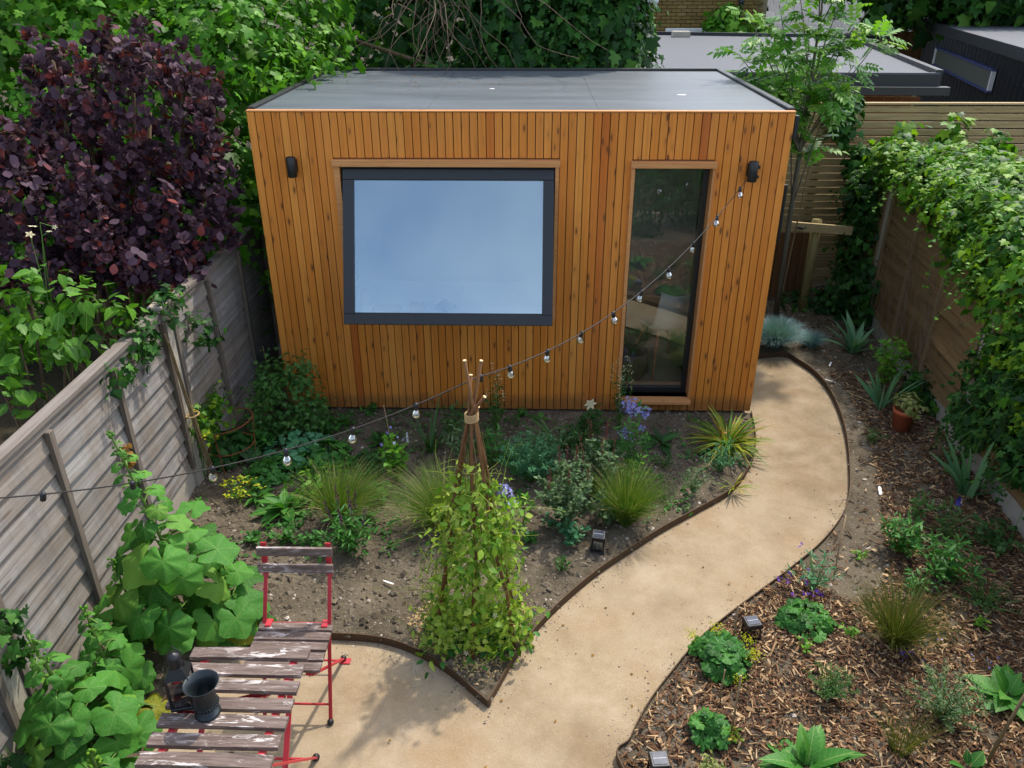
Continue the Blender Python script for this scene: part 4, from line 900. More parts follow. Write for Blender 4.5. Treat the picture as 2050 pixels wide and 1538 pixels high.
# ------------------------------------------------------------------ terracotta pot
tp = np.array((3.211, -0.271, 0.000)); pt = thing('flower_pot', 'terracotta pot with variegated plant beside the right fence', 'flower pot', tp)
MB().lathe([(0, 0), (.07, 0), (.082, .15), (.09, .15), (.093, .19), (.084, .19), (.08, .16), (0, .155)], 22).build('pot', M['terracotta'], pt, True)
MB().lathe([(0, .156), (.079, .158)], 16).build('compost', M['soil'], pt)

# ------------------------------------------------------------------ leaf templates (base at origin, tip +Y, face +Z, unit length)
def T_oval(w=.5, rows=4, fold=.12, curl=.15, prof=None):
    V = [(0, 0, 0)]; F = []; prof = prof or (lambda t: math.sin(math.pi * t ** .8))
    for i in range(1, rows):
        t = i / rows; h = prof(t) * w / 2; z = -curl * t * t
        V += [(-h, t, z + fold * h * 1.2), (0, t, z), (h, t, z + fold * h * 1.2)]
    V.append((0, 1, -curl)); n = rows - 1; F += [(0, 2, 1), (0, 3, 2)]
    for i in range(n - 1):
        a = 1 + i * 3; b = a + 3; F += [(a, a + 1, b + 1, b), (a + 1, a + 2, b + 2, b + 1)]
    a = 1 + (n - 1) * 3; e = len(V) - 1; F += [(a, a + 1, e), (a + 1, a + 2, e)]
    return np.array(V, float), F
def T_outline(pts, c=(0, .35, .05), droop=.12):
    P = [p for p in pts] + [(-x, y) for x, y in reversed(pts) if abs(x) > 1e-6]
    V = [c] + [(x, y, -droop * (x * x * 1.6 + max(0, y - .35) ** 2 * 1.2)) for x, y in P]; n = len(P)
    return np.array(V, float), [(0, 1 + i, 1 + (i + 1) % n) for i in range(n)]
def T_ivy(): return T_outline([(0, .06), (.2, -.06), (.5, .1), (.29, .3), (.44, .58), (.18, .6), (0, 1)])
def T_round(nl=6, amp=.08, n=36, notch=.55, cup=.12, wave=.05, teeth=.02, seed=0):
    """big palmate leaf centred on its stalk point; tip +Y"""
    V = [(0, 0, 0)]; F = []
    for ring_, rr in ((1, .45), (2, .78), (3, 1.0)):
        for k in range(n + 1):
            a = -math.pi * .92 + 2 * math.pi * .92 * k / n
            r_ = .52 * (1 + amp * math.cos(a * nl) + teeth * math.cos(a * 31)) * (1 - notch * max(0, (abs(a) / math.pi - .72)) * 1.2) * rr
            z = -cup * rr * rr + wave * rr * math.cos(a * nl) + .03 * rr * math.sin(a * 2 + seed) + .016 * math.sin(a * 9 + ring_ * 2.1 + seed * 3) * rr
            r_ *= 1 + .07 * math.sin(a * 2.3 + seed * 1.7) + .05 * math.sin(a * 4.1 + seed)
            V.append((r_ * math.sin(a), r_ * math.cos(a) , z))
    m = n + 1
    for k in range(n): F.append((0, 1 + k + 1, 1 + k))
    for g_ in range(2):
        o = 1 + g_ * m
        for k in range(n): F.append((o + k, o + k + 1, o + m + k + 1, o + m + k))
    return np.array(V, float), F
def T_blade(w=.06, rows=5, arch=.35, fold=.3):
    V = []; F = []
    for i in range(rows + 1):
        t = i / rows; h = w / 2 * (1 - t ** 3) + .002; z = -arch * t ** 2.2
        V += [(-h, t, z + fold * h), (0, t, z), (h, t, z + fold * h)]
    for i in range(rows): a = i * 3; F += [(a, a + 1, a + 4, a + 3), (a + 1, a + 2, a + 5, a + 4)]
    return np.array(V, float), F
def T_petals(k=5, r_=.5):
    V = [(0, 0, 0)]; F = []
    for i in range(k):
        a = 2 * math.pi * i / k
        for da, rr, z in ((-.45, .6, .05), (0, 1, .0), (.45, .6, .05)): V.append((rr * r_ * math.cos(a + da), rr * r_ * math.sin(a + da), z))
        b = 1 + i * 3; F.append((0, b, b + 1, b + 2))
    return np.array(V, float), F
TIVY = T_ivy(); TOV = T_oval(.62); TSM = T_oval(.55, 3); TNAR = T_oval(.24, 3, .1, .2); TROUND = [T_round(5, .09, 42, .6, .12, .01, .02, 1), T_round(7, .07, 42, .5, .2, .012, .025, 2.4), T_round(5, .13, 42, .65, .05, .015, .02, 4.1), T_round(6, .1, 42, .6, .16, .006, .03, 5.3)]; TLOBE = T_round(7, .1, 28, .7, .1, .04, .03); TGER = T_round(7, .2, 28, .6, .1, .03, .04)
TFOX = [T_oval(.5, 6, .22, .55, lambda t: (math.sin(math.pi * t ** .7) ** .7)), T_oval(.44, 6, .3, .4, lambda t: (math.sin(math.pi * t ** .75) ** .75)), T_oval(.56, 6, .12, .7, lambda t: (math.sin(math.pi * t ** .8) ** .7))]; TPET = T_petals(); TSMOKE = T_oval(.72, 4, .06, .06, lambda t: math.sin(math.pi * min(1, t ** 1.15)) ** .7)
TCOMP = None
def tri_split(F):
    d = {}
    for f in F: d.setdefault(len(f), []).append(f)
    return [np.array(v) for v in d.values()]
def frames(nrm, tip):
    n = unit(nrm); t = unit(tip - n * (tip * n).sum(-1, keepdims=True)); x = np.cross(t, n); return np.stack([x, t, n], -1)
def cloud_arrays(T, pos, Rm, size):
    V = np.einsum('nij,kj->nki', Rm, T[0]) * np.asarray(size).reshape(-1, 1, 1) + pos[:, None]
    k = len(T[0]); F = [(f[None] + (np.arange(len(pos)) * k)[:, None, None]).reshape(-1, f.shape[1]) for f in tri_split(T[1])]
    uv = np.tile(T[0][:, :2], (len(pos), 1)); return V.reshape(-1, 3), F, uv
def leaf_mesh(name, T, mat): return np_mesh(name, T[0], tri_split(T[1]), mat, None, T[0][:, :2])
CAMP = np.array((0.0933, -6.172, 3.4334))
def leaves(root, T, pos, nrm, tip, size, mat, parts=0, tint=None, name='foliage', lname='leaf', min_px=0):
    """pos in root-local coordinates. The `parts` leaves that show largest become objects, the rest one mesh."""
    if isinstance(T, list):
        pos = np.asarray(pos); k_ = rng.integers(0, len(T), len(pos)); size = np.broadcast_to(np.asarray(size, float), (len(pos),)); nrm = np.broadcast_to(nrm, pos.shape); tip = np.broadcast_to(tip, pos.shape)
        for i_, T_ in enumerate(T):
            w_ = k_ == i_
            if w_.any(): leaves(root, T_, pos[w_], nrm[w_], tip[w_], size[w_], mat, int(round(parts * w_.mean())) if parts < len(pos) else int(w_.sum()), None if tint is None else tint[w_], name, lname)
        return
    n = len(pos); size = np.broadcast_to(np.asarray(size, float), (n,)); Rm = frames(nrm, tip)
    tint = rng.random(n) if tint is None else tint
    rl = np.array(root.location); idx = np.arange(n)
    if parts:
        d = CAMP - (pos + rl); dist = np.linalg.norm(d, axis=1); face = np.abs((Rm[:, :, 2] * d).sum(1)) / dist; outw = ((pos - pos.mean(0)) * d).sum(1) / dist
        sc = size / dist * (.4 + face) + .06 * outw / (np.ptp(outw) + 1e-6)
        order = np.argsort(-sc)[:parts]; me = leaf_mesh(lname, T, mat)
        for i in order:
            Mx = Matrix.Identity(4)
            for a in range(3):
                for b in range(3): Mx[a][b] = Rm[i, a, b] * size[i]
                Mx[a][3] = pos[i, a]
            place(lname, me, root, Mx)
        k = np.ones(n, bool); k[order] = False; idx = idx[k]
    if len(idx):
        V, F, uv = cloud_arrays(T, pos[idx], Rm[idx], size[idx])
        o = link(bpy.data.objects.new(name, np_mesh(name, V, F, mat, np.repeat(tint[idx], len(T[0])), uv)), root); o['kind'] = 'stuff'
def rdir(n): return unit(rng.normal(size=(n, 3)))
def sample_lumps(E, n, depth=.15, inner=False):
    """points on the outside of a union of ellipsoids E = [(centre, radii)]; returns positions, outward normals"""
    E = [(np.array(c, float), np.array(r_, float)) for c, r_ in E]; area = np.array([r_.prod() ** (2 / 3) for c, r_ in E]); area /= area.sum()
    P = []; N = []; tot = 0
    while tot < n:
        k = rng.choice(len(E), n, p=area); d = rdir(n); C_ = np.array([E[i][0] for i in k]); R_ = np.array([E[i][1] for i in k])
        s = 1 - depth * rng.random((n, 1)) ** 1.5 * (2.2 if inner else 1); p = C_ + d * R_ * s; nn = unit(d / R_); ok = np.ones(n, bool)
        for j, (c, r_) in enumerate(E): ok &= ~((k != j) & ((((p - c) / r_) ** 2).sum(1) < (1 - depth) ** 2 * .95))
        P.append(p[ok]); N.append(nn[ok]); tot += ok.sum()
    return np.concatenate(P)[:n], np.concatenate(N)[:n]
def hang(n_, N, up=.5, jit=.45, down=.8):
    """leaf faces look outwards and up, tips hang"""
    nr = unit(N + np.array([0, 0, up]) + rng.normal(0, jit, N.shape)); tp_ = np.array([0, 0, -down]) + N * .35 + rng.normal(0, .45, N.shape); return nr, tp_
CT = [None]
def clumped(E, n, per, crad, depth=.15, up=.5, jit=.45, down=.8):
    m = max(1, n // per); P, N = sample_lumps(E, m, depth); k = rng.integers(0, m, n)
    p = P[k] + rng.normal(0, crad, (n, 3)); nr, tp_ = hang(n, N[k], up, jit, down); CT[0] = np.clip((rng.random(m) ** 1.2)[k] * .62 + rng.random(n) * .36, 0, .985); return p, nr, tp_
def whorls(E, n, per, s, depth=.2):
    """shoot tips on a crown: leaves fan round each shoot"""
    m = n // per; P, N = sample_lumps(E, m, depth); sd = unit(N + np.array([0, 0, .45]) + rng.normal(0, .35, N.shape))
    k = np.repeat(np.arange(m), per); j = np.tile(np.arange(per), m); a = j * 2.4 + rng.uniform(0, 6.28, m)[k]; f = (j + .5) / per
    u = unit(np.cross(sd, rdir(m)))[k]; v = np.cross(sd[k], u); rad = u * np.cos(a)[:, None] + v * np.sin(a)[:, None]
    tip = rad * (.35 + .75 * f)[:, None] + sd[k] * (1.0 - .75 * f)[:, None]; nr = sd[k] * (.35 + .5 * f)[:, None] - rad * (.9 - .5 * f)[:, None] + rng.normal(0, .15, rad.shape)
    return P[k] - sd[k] * (f * s * 1.6)[:, None], nr, tip, k
def stems(root, paths, r0, r1, mat, name='stems', n=4):
    m = MB()
    for p in paths: k = len(p); m.tube(p, [r0 + (r1 - r0) * i / (k - 1) for i in range(k)], n, False)
    o = m.build(name, mat, root, True)
    if len(paths) > 3: o['kind'] = 'stuff'
    return o
def tuft_arrays(n, h, spread, w, droop=.5, base=.03, hv=.25, dirbias=(0, 0), seg=5):
    """grass blades as tapered ribbons, all vectorised: returns V, F(quads), per-vertex blade id"""
    a = rng.uniform(0, 6.28, n); rr = base * np.sqrt(rng.random(n)); L = h * (1 - hv * rng.random(n)); lean = spread * rng.random(n) ** .7
    dx = np.cos(a) * lean + dirbias[0] * rng.random(n); dy = np.sin(a) * lean + dirbias[1] * rng.random(n)
    t = np.linspace(0, 1, seg + 1)[None]; hz = dx[:, None] * (t ** 1.3), dy[:, None] * (t ** 1.3)
    mag = np.hypot(dx, dy)[:, None]; z = L[:, None] * (t - droop * np.clip(mag / (h + 1e-6), 0, 1.4) * t ** 2.6 * .6)
    cx = np.cos(a)[:, None] * rr[:, None] + hz[0]; cy = np.sin(a)[:, None] * rr[:, None] + hz[1]
    b = rng.uniform(0, 3.14, n); ww = w * (1 - .85 * t ** 2) / 2
    ox = np.cos(b)[:, None] * ww; oy = np.sin(b)[:, None] * ww
    V = np.stack([np.stack([cx - ox, cy - oy, z], -1), np.stack([cx + ox, cy + oy, z], -1)], 2)  # n,seg+1,2,3
    q = np.array([(2 * i, 2 * i + 1, 2 * i + 3, 2 * i + 2) for i in range(seg)]); F = (q[None] + (np.arange(n) * 2 * (seg + 1))[:, None, None]).reshape(-1, 4)
    return V.reshape(-1, 3), F, np.repeat(rng.random(n), 2 * (seg + 1))
def tuft(root, name, mat, *a, **k):
    V, F, tn = tuft_arrays(*a, **k); o = link(bpy.data.objects.new(name, np_mesh(name, V, [F], mat, tn)), root); o['kind'] = 'stuff'; return o
# ------------------------------------------------------------------ plant kinds
PS = 1.5
def grass(loc, h, spread, n, label, mat='stipa', w=.004, plume=0, bias=(0, 0), cat='grass', name='grass_tuft', droop=.55, base=.04):
    t = thing(name, label, cat, loc); h *= 1.3; spread *= 1.2; n = int(n * 1.9); w *= .72; tuft(t, 'blades', M[mat], n, h, spread, w, droop, base, .45, bias)
    if plume: tuft(t, 'plumes', M['plume'], plume, h * 1.15, spread * 1.45, w * .9, droop * 1.5, base * .8, .35, bias)
    return t
def bushy(loc, r_, h, n, leaf, mat, label, T=TSM, name='leafy_plant', cat='plant', stem='stemgreen', ns=9, up=.7, parts=0, per=6, crad=.018, lean=(0, 0), flat=1.0):
    """small rounded plant: stems from the base carrying leaves all along them"""
    t = thing(name, label, cat, loc); paths = []; P = []; N = []; r_ *= PS; h *= PS; n = int(n * 1.5); leaf *= 1.12; ns = int(ns * 1.2)
    for k in range(ns):
        a = k * 2.4 + rng.uniform(-.4, .4); q = math.sqrt((k + .5) / ns); e = np.array([math.cos(a) * r_ * q + lean[0], math.sin(a) * r_ * q + lean[1], h * (1 - .45 * q * q * flat) * rng.uniform(.8, 1.05)])
        m = np.array([e[0] * .45, e[1] * .45, e[2] * .55]); paths.append([(0, 0, 0), tuple(m), tuple(e)])
        mm = n // ns; u = rng.random(mm) ** .75; u = .15 + .85 * u
        p = 2 * (u * (1 - u))[:, None] * m + (u * u)[:, None] * e
        aa = rng.uniform(0, 6.28, mm); rad = np.stack([np.cos(aa), np.sin(aa), np.zeros(mm)], 1); P.append(p + rad * leaf * .2); N.append(rad)
    P = np.concatenate(P); N = np.concatenate(N); nn = len(P)
    tip = N + np.array([0, 0, .5]) + rng.normal(0, .3, N.shape); nr = np.array([0, 0, up]) - N * .3 + rng.normal(0, .35, N.shape)
    stems(t, paths, .0035, .0015, M[stem]); leaves(t, T, P, nr, tip, leaf * rng.uniform(.65, 1.15, nn), M[mat], parts)
    return t, paths
def rosette(loc, n, L, label, T=TFOX, mat='green_p', name='foxglove', cat='plant', rise=.55, parts=True, h=.03, centre=0):
    t = thing(name, label, cat, loc); L *= 1.08; j = np.arange(n); a = j * 2.399 + rng.uniform(0, 6) + rng.normal(0, .25, n); f = np.clip((j + .5) / n + rng.normal(0, .09, n), 0, 1)
    rad = np.stack([np.cos(a), np.sin(a), np.zeros(n)], 1); up = np.array([0, 0, 1.0]); el = (1.15 - 1.0 * f) * rise + .12
    tip = rad * np.cos(el)[:, None] + up * np.sin(el)[:, None]; nr = up * np.cos(el)[:, None] - rad * np.sin(el)[:, None] + rng.normal(0, .24, rad.shape)
    pos = rad * .015 + up * (h * (1.2 - f))[:, None]; leaves(t, T, pos, nr, tip, L * (.55 + .5 * f) * rng.uniform(.85, 1.1, n), M[mat], n if parts else 0); return t
def mound(loc, r_, h, n, leaf, mat, label, T=TGER, name='leafy_clump', cat='plant', parts=0, jit=.3, stalks=True):
    """clump of stalked leaves facing up, domed"""
    t = thing(name, label, cat, loc); r_ *= 1.3; h *= 1.4; leaf *= 1.15; n = int(n * 1.5); parts = n if parts else 0; q = np.sqrt(rng.random(n)); a = rng.uniform(0, 6.28, n); P = np.stack([np.cos(a) * q * r_, np.sin(a) * q * r_, h * (1 - .6 * q * q) * rng.uniform(.6, 1, n)], 1)
    rad = np.stack([np.cos(a) * q, np.sin(a) * q, np.zeros(n)], 1)
    if stalks: stems(t, [[(p[0] * .15, p[1] * .15, 0), (p[0] * .6, p[1] * .6, p[2] * .6), tuple(p)] for p in P[:60]], .0025, .0018, M['stemgreen'])
    leaves(t, T, P, rad * .6 + np.array([0, 0, .9]) + rng.normal(0, jit, P.shape), rad + rng.normal(0, .3, P.shape) + [0, 0, -.1], leaf * rng.uniform(.6, 1.15, n), M[mat], parts); return t
def florets(root, pts, size, mat, T=TPET, name='flowers', parts=0, lname='flower'):
    n = len(pts); leaves(root, T, np.array(pts), rdir(n) * .7 + np.array([0, -.4, .7]), rdir(n), size * rng.uniform(.7, 1.2, n), M[mat], parts, name=name, lname=lname)
def spikes(root, bases, L, r_, per, size, mat, name='flower_spikes'):
    P = []
    for b, d in bases:
        b = np.array(b); d = unit(np.array(d, float)); u = rng.random(per); P.append(b + d * (u * L)[:, None] + rdir(per) * (r_ * (1.1 - .7 * u))[:, None])
    P = np.concatenate(P); leaves(root, TSM, P, rdir(len(P)), rdir(len(P)) + [0, 0, .6], size, M[mat], name=name)
def iris(loc, n, L, w, label, mat='iris', spread=.5, fan=0.0, name='iris', arch=.12):
    t = thing(name, label, 'plant', loc); T = T_blade(w / L, 5, arch, .25)
    a = fan + rng.normal(0, .35, n) + (rng.random(n) < .5) * math.pi; f = np.linspace(0, 1, n); rng.shuffle(f)
    rad = np.stack([np.cos(a), np.sin(a), np.zeros(n)], 1); lean = spread * (.15 + .85 * f); tip = rad * np.sin(lean)[:, None] + np.array([0, 0, 1.0]) * np.cos(lean)[:, None]
    nr = np.stack([-np.sin(a), np.cos(a), np.zeros(n)], 1) * .6 - rad * .6 + rng.normal(0, .25, rad.shape) + [0, 0, .2]
    leaves(t, T, rad * .02 + rng.normal(0, .012, rad.shape) * [1, 1, 0], nr, tip, L * rng.uniform(.6, 1.05, n), M[mat], n, lname='blade'); return t
def straps(loc, n, L, w, label, mat='strap', name='strap_leaf_clump', arch=.55, lean=.75, parts=True, base=.05):
    t = thing(name, label, 'plant', loc); L *= 1.2; w *= 1.15; n = int(n * 1.2); T = T_blade(w / L, 6, arch, .25); a = rng.uniform(0, 6.28, n); rad = np.stack([np.cos(a), np.sin(a), np.zeros(n)], 1)
    el = lean * (.35 + .65 * rng.random(n)); up = np.array([0, 0, 1.0]); tip = rad * np.sin(el)[:, None] + up * np.cos(el)[:, None]; nr = up * np.sin(el)[:, None] - rad * np.cos(el)[:, None]
    leaves(t, T, rad * base * rng.random((n, 1)), nr + rng.normal(0, .1, rad.shape), tip, L * rng.uniform(.55, 1.05, n), M[mat], n if parts else 0, lname='blade'); return t
def hollyhock(loc, h, n_low, n_stalk, leaf, label, lean=(0, 0), yellow=0, low_r=.3, sx=1.0):
    t = thing('hollyhock', label, 'plant', loc); top = np.array([lean[0], lean[1], h])
    def st(u): return np.array([lean[0] * u ** 1.3, lean[1] * u ** 1.3, h * u])
    stems(t, [[tuple(st(u)) for u in np.linspace(0, 1, 8)]], .014, .005, M['stemgreen'], 'flower_stalk', 7)
    P = []; N = []; Tp = []; S = []; paths = []
    for k in range(n_low + n_stalk):
        a = k * 2.399 + rng.uniform(-.3, .3); rad = np.array([math.cos(a) * sx, math.sin(a), 0])
        if k < n_low: u = .02 + .4 * k / n_low; pet = low_r * rng.uniform(.55, 1.1); s = leaf * rng.uniform(.8, 1.15); dz = rng.uniform(.1, .32) * h * .5
        else: v = (k - n_low) / max(1, n_stalk - 1); u = .4 + .55 * v; pet = low_r * (.55 - .42 * v); s = leaf * (.8 - .62 * v); dz = .04 * (1 - v)
        b = st(u); p = b + rad * pet + np.array([0, 0, dz]); P.append(p); N.append(rad * .55 + np.array([0, -.25, .85]) + rng.normal(0, .2, 3)); Tp.append(rad + rng.normal(0, .2, 3) - [0, 0, .35]); S.append(s); paths.append([tuple(b), tuple(b * .4 + p * .6 + [0, 0, .02]), tuple(p)])
    stems(t, paths, .005, .0035, M['stemgreen'], 'leaf_stalks', 5)
    P = np.array(P); N = np.array(N); Tp = np.array(Tp); S = np.array(S) ; n = len(P); y = np.zeros(n, bool); y[:yellow] = True
    leaves(t, TROUND, P[~y], N[~y], Tp[~y], S[~y], M['holly'], int((~y).sum()))
    if yellow: leaves(t, TROUND, P[y] * [1, 1, .6], N[y], Tp[y], S[y], M['holly_yellow'], yellow, lname='yellowing_leaf')
    m = 26; u = .72 + .3 * rng.random(m); a = rng.uniform(0, 6.28, m); B = np.array([st(x) for x in u]) + np.stack([np.cos(a), np.sin(a), np.zeros(m)], 1) * (.026 * (1.25 - u))[:, None] * 2
    bm_ = MB()
    for p in B: bm_.ball(p, .008, 6, 4)
    bm_.build('flower_buds', M['lime'], t, True)['kind'] = 'stuff'; return t

# ------------------------------------------------------------------ hedges, shrubs, trees
def local(E, loc): return [((np.array(c) - np.array(loc)), r_) for c, r_ in E]
def ivy_mass(name, label, cat, loc, E, n, size, mat, parts=300, per=9, crad=.09, group=None, stemlen=True, inner=.3, up=.5, depth=.16, trails=120):
    TIVYS = [TIVY, T_outline([(0, .04), (.26, -.04), (.42, .2), (.3, .42), (.2, .7), (0, 1)]), T_outline([(0, .1), (.16, -.08), (.46, .0), (.3, .26), (.5, .5), (.2, .56), (0, .95)], (0, .35, .02), .3)]
    t = thing(name, label, cat, loc, 0, group); E = local(E, loc)
    p, nr, tp_ = clumped(E, n, per, crad, depth, up); leaves(t, TIVYS, p, nr, tp_, size * (.45 + .9 * rng.random(n) ** .8), M[mat], parts, CT[0])
    if n > 1500 and trails:
        q_, nq = sample_lumps(E, trails, .05); pth = []
        for a_, b_ in zip(q_, nq):
            d_ = b_ * .04 + np.array([0, 0, .02]); pp = [tuple(a_ - b_ * .05)]; c_ = a_.copy()
            for i_ in range(6): c_ = c_ + d_; d_ = d_ * .85 + np.array([0, 0, -.02]) + rng.normal(0, .012, 3); pp.append(tuple(c_))
            pth.append(pp)
        stems(t, pth, .0035, .0015, M['stemgreen'], 'tendrils', 4); q2 = np.array([p_ for pp in pth for p_ in pp[2:]]); q2 = np.repeat(q2, 2, 0) + rng.normal(0, .012, (len(q2) * 2, 3)); leaves(t, TIVYS, q2, np.array([0, -.3, .8]) + rng.normal(0, .35, q2.shape), rdir(len(q2)) - [0, 0, .4], size * .5, M['lime'] if mat != 'ivy_dark' else M[mat], 0, name='young_leaves')
    if n > 400 and name not in ('ivy',): stems(t, [[(c[0] + rng.normal(0, .03), c[1] + rng.normal(0, .03), -loc[2] - .02), (c[0], c[1], (c[2] - loc[2]) * .5), tuple(c)] for c, r_ in E], min(.03, size * .25), min(.012, size * .1), M['bark'], 'woody_stems', 6)
    m = int(n * inner)
    if m:
        E2 = [(c, np.array(r_) * .86) for c, r_ in E]; p, nr, tp_ = clumped(E2, m, 3, crad * 1.4, .3, up); leaves(t, TIVY, p, nr, tp_, size * (2.1 if name != 'ivy' else 1.4) * rng.uniform(.8, 1.2, m), M[mat], 0, name='inner_foliage')
    return t
LH = (-3.6, 2.2, 0)
hl = ivy_mass('ivy_hedge', 'tall bright green ivy hedge at top left behind the purple bush', 'hedge', LH,
    [((-3.1, 2.1, 1.9), (1.0, 1.0, 1.5)), ((-2.75, 2.9, 2.9), (.95, .8, 1.2)), ((-4.3, 2.0, 2.3), (1.3, 1.0, 1.7)), ((-5.9, 1.8, 2.4), (1.5, 1.1, 2.0)), ((-3.9, 3.0, 3.6), (1.7, 1.0, 1.3)),
     ((-5.7, 2.8, 3.8), (1.6, 1.0, 1.5)), ((-7.6, 1.6, 2.9), (1.4, 1.2, 2.4)), ((-2.55, 1.0, 1.5), (.42, .6, .9)), ((-2.75, 1.9, 2.7), (.7, .6, .55)), ((-4.9, 1.2, 1.2), (1.6, .8, 1.3)), ((-2.12, 1.5, 2.5), (.2, .75, .22)), ((-2.1, 2.3, 2.6), (.3, .45, .35))], 24000, .072, 'ivy_bright', 300, 11, .1, inner=.35)
MB().tube([(0, 0, -.1), (.1, .1, 1.2), (.3, .3, 2.6)], [.12, .09, .05], 8).tube([(-1.6, -.2, -.1), (-1.5, 0, 1.3), (-1.3, .4, 2.9)], [.1, .08, .04], 8).build('trunk', M['bark'], hl, True)
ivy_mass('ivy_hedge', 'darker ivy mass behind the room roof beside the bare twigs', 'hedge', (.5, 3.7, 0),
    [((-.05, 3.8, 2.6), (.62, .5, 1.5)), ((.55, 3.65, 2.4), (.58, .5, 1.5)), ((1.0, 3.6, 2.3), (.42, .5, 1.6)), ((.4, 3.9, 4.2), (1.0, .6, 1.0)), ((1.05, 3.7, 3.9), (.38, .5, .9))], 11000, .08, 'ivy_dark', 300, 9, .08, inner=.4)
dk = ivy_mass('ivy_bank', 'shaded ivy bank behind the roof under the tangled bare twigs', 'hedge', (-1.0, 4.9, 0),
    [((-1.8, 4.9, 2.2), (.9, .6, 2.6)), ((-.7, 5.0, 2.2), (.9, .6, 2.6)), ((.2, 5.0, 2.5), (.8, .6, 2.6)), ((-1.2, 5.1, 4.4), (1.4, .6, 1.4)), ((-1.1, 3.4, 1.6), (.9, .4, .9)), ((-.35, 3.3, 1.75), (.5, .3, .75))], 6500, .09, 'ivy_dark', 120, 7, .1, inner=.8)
MB().tube([(-.6, 0, -.1), (-.5, -.1, 1.5), (-.2, -.2, 3.5)], [.16, .12, .09], 9).tube([(-.1, -1.5, 1.4), (.5, -1.4, 2.3), (-1.0, -1.3, 2.75)], [.04, .035, .02], 7).build('trunk', M['bark'], dk, True)
tw = thing('dead_twigs', 'tangle of bare dry twigs hanging behind the roof', 'twigs', (-.95, 3.05, 2.3)); paths = []
for k in range(42):
    p = np.array([rng.normal(.05, .22), rng.normal(.05, .12), rng.uniform(.75, 1.9)]); d = np.array([rng.normal(0, .12), rng.normal(-.05, .1), -.13]); pth = [tuple(p)]
    for i in range(rng.integers(6, 13)): d = d * .85 + np.array([rng.normal(0, .05), rng.normal(0, .04), -.015 + rng.normal(0, .035)]); p = p + d; pth.append(tuple(p))
    paths.append(pth)
stems(tw, paths, .0065, .002, M['twig'], 'twig_tangle', 4)['kind'] = 'stuff'
# purple smoke bush
sb_loc = (-3.35, -.1, 0)
sb = thing('smoke_bush', 'large dark purple smoke bush overhanging the left fence', 'shrub', sb_loc)
E = [((-2.836, 0.200, 2.461), (.58, .5, .58)), ((-2.557, 0.100, 2.200), (.3, .38, .4)), ((-3.307, 0.100, 2.547), (.38, .33, .32)), ((-2.733, -0.100, 1.785), (.5, .4, .42)), ((-2.479, -0.250, 1.692), (.24, .28, .27)), ((-2.798, -0.450, 1.500), (.36, .3, .26)),
     ((-3.227, -0.600, 1.882), (.42, .35, .36)), ((-3.451, -0.800, 2.074), (.42, .35, .38)), ((-3.843, -0.800, 2.038), (.4, .35, .4)), ((-3.557, -0.500, 2.314), (.3, .3, .2)), ((-3.180, -0.200, 2.148), (.4, .35, .34)), ((-3.545, 0.150, 2.682), (.18, .2, .2)), ((-2.897, 0.200, 2.801), (.16, .2, .2)), ((-2.501, 0.200, 2.801), (.2, .2, .2)), ((-3.180, 0.200, 2.800), (.12, .15, .16)), ((-2.672, -0.500, 1.459), (.2, .2, .18)), ((-3.037, -0.600, 1.624), (.35, .3, .25)), ((-3.357, -0.900, 1.719), (.35, .3, .2))]
E = local(E, sb_loc)
sp_, sn_ = sample_lumps(E, 95, .02); E = E + [(tuple(a_ + b_ * .03), (r_, r_, r_ * 1.5)) for a_, b_, r_ in zip(sp_, sn_, rng.uniform(.06, .13, 95))]
pos, nr, tp_, kk = whorls(E, 16800, 12, .042, .34); sz = .05 * rng.uniform(.7, 1.25, len(pos))
tn = (rng.random(kk.max() + 1) * .8 + rng.normal(0, .1, kk.max() + 1))[kk] * .9 + rng.random(len(pos)) * .12; tn = np.clip(tn, 0, .999)
leaves(sb, TSMOKE, pos, nr, tp_, sz, M['smoke'], 300, tn)
E2 = [(c, np.array(r_) * .72) for c, r_ in E]; p, n_, t_ = clumped(E2, 2500, 5, .06, .3, .4); leaves(sb, TSMOKE, p, n_, t_, .08, M['smoke'], 0, name='inner_foliage')
br = []
for c, r_ in E[:22]:
    c = np.array(c); br.append([(rng.normal(0, .05), rng.normal(0, .05), 0), tuple(c * .5 + rng.normal(0, .08, 3)), tuple(c), tuple(c + rng.normal(0, .05, 3))])
stems(sb, br, .028, .006, M['bark'], 'branches', 6)
pl = []
for k in range(70):
    c, r_ = E[rng.integers(len(E))]; d = rdir(1)[0]; d[1] = -abs(d[1]); b = np.array(c) + d * np.array(r_); pl.append([tuple(b), tuple(b + d * .06 + [0, 0, .02]), tuple(b + d * .1 + rng.normal(0, .04, 3))])
stems(sb, pl, .0014, .0008, M['stemred'], 'wispy_shoots', 3)
# green shrub at the left edge
gs_loc = (-3.0, -1.9, 0)
gs = thing('round_leaf_shrub', 'bright green shrub with oval leaves leaning over the left fence', 'shrub', gs_loc)
E = local([((-2.840, -1.800, 1.753), (.24, .2, .14)), ((-2.646, -1.700, 1.669), (.22, .2, .14)), ((-2.891, -1.950, 1.483), (.26, .22, .24)), ((-2.507, -1.650, 1.519), (.14, .14, .1)), ((-2.960, -2.100, 1.198), (.18, .18, .16)), ((-2.679, -1.850, 1.472), (.2, .15, .14)), ((-2.496, -1.750, 1.362), (.1, .1, .14)), ((-3.177, -1.900, 1.618), (.3, .3, .4))], gs_loc)
p, n_, t_ = clumped(E, 430, 5, .05, .5, .9, .4, .5); leaves(gs, [TOV, T_oval(.72, 4, .2, .3), T_oval(.55, 4, .05, .1)], p, n_, t_, .1 * rng.uniform(.5, 1.25, 430), M['shrub'], 300, CT[0])
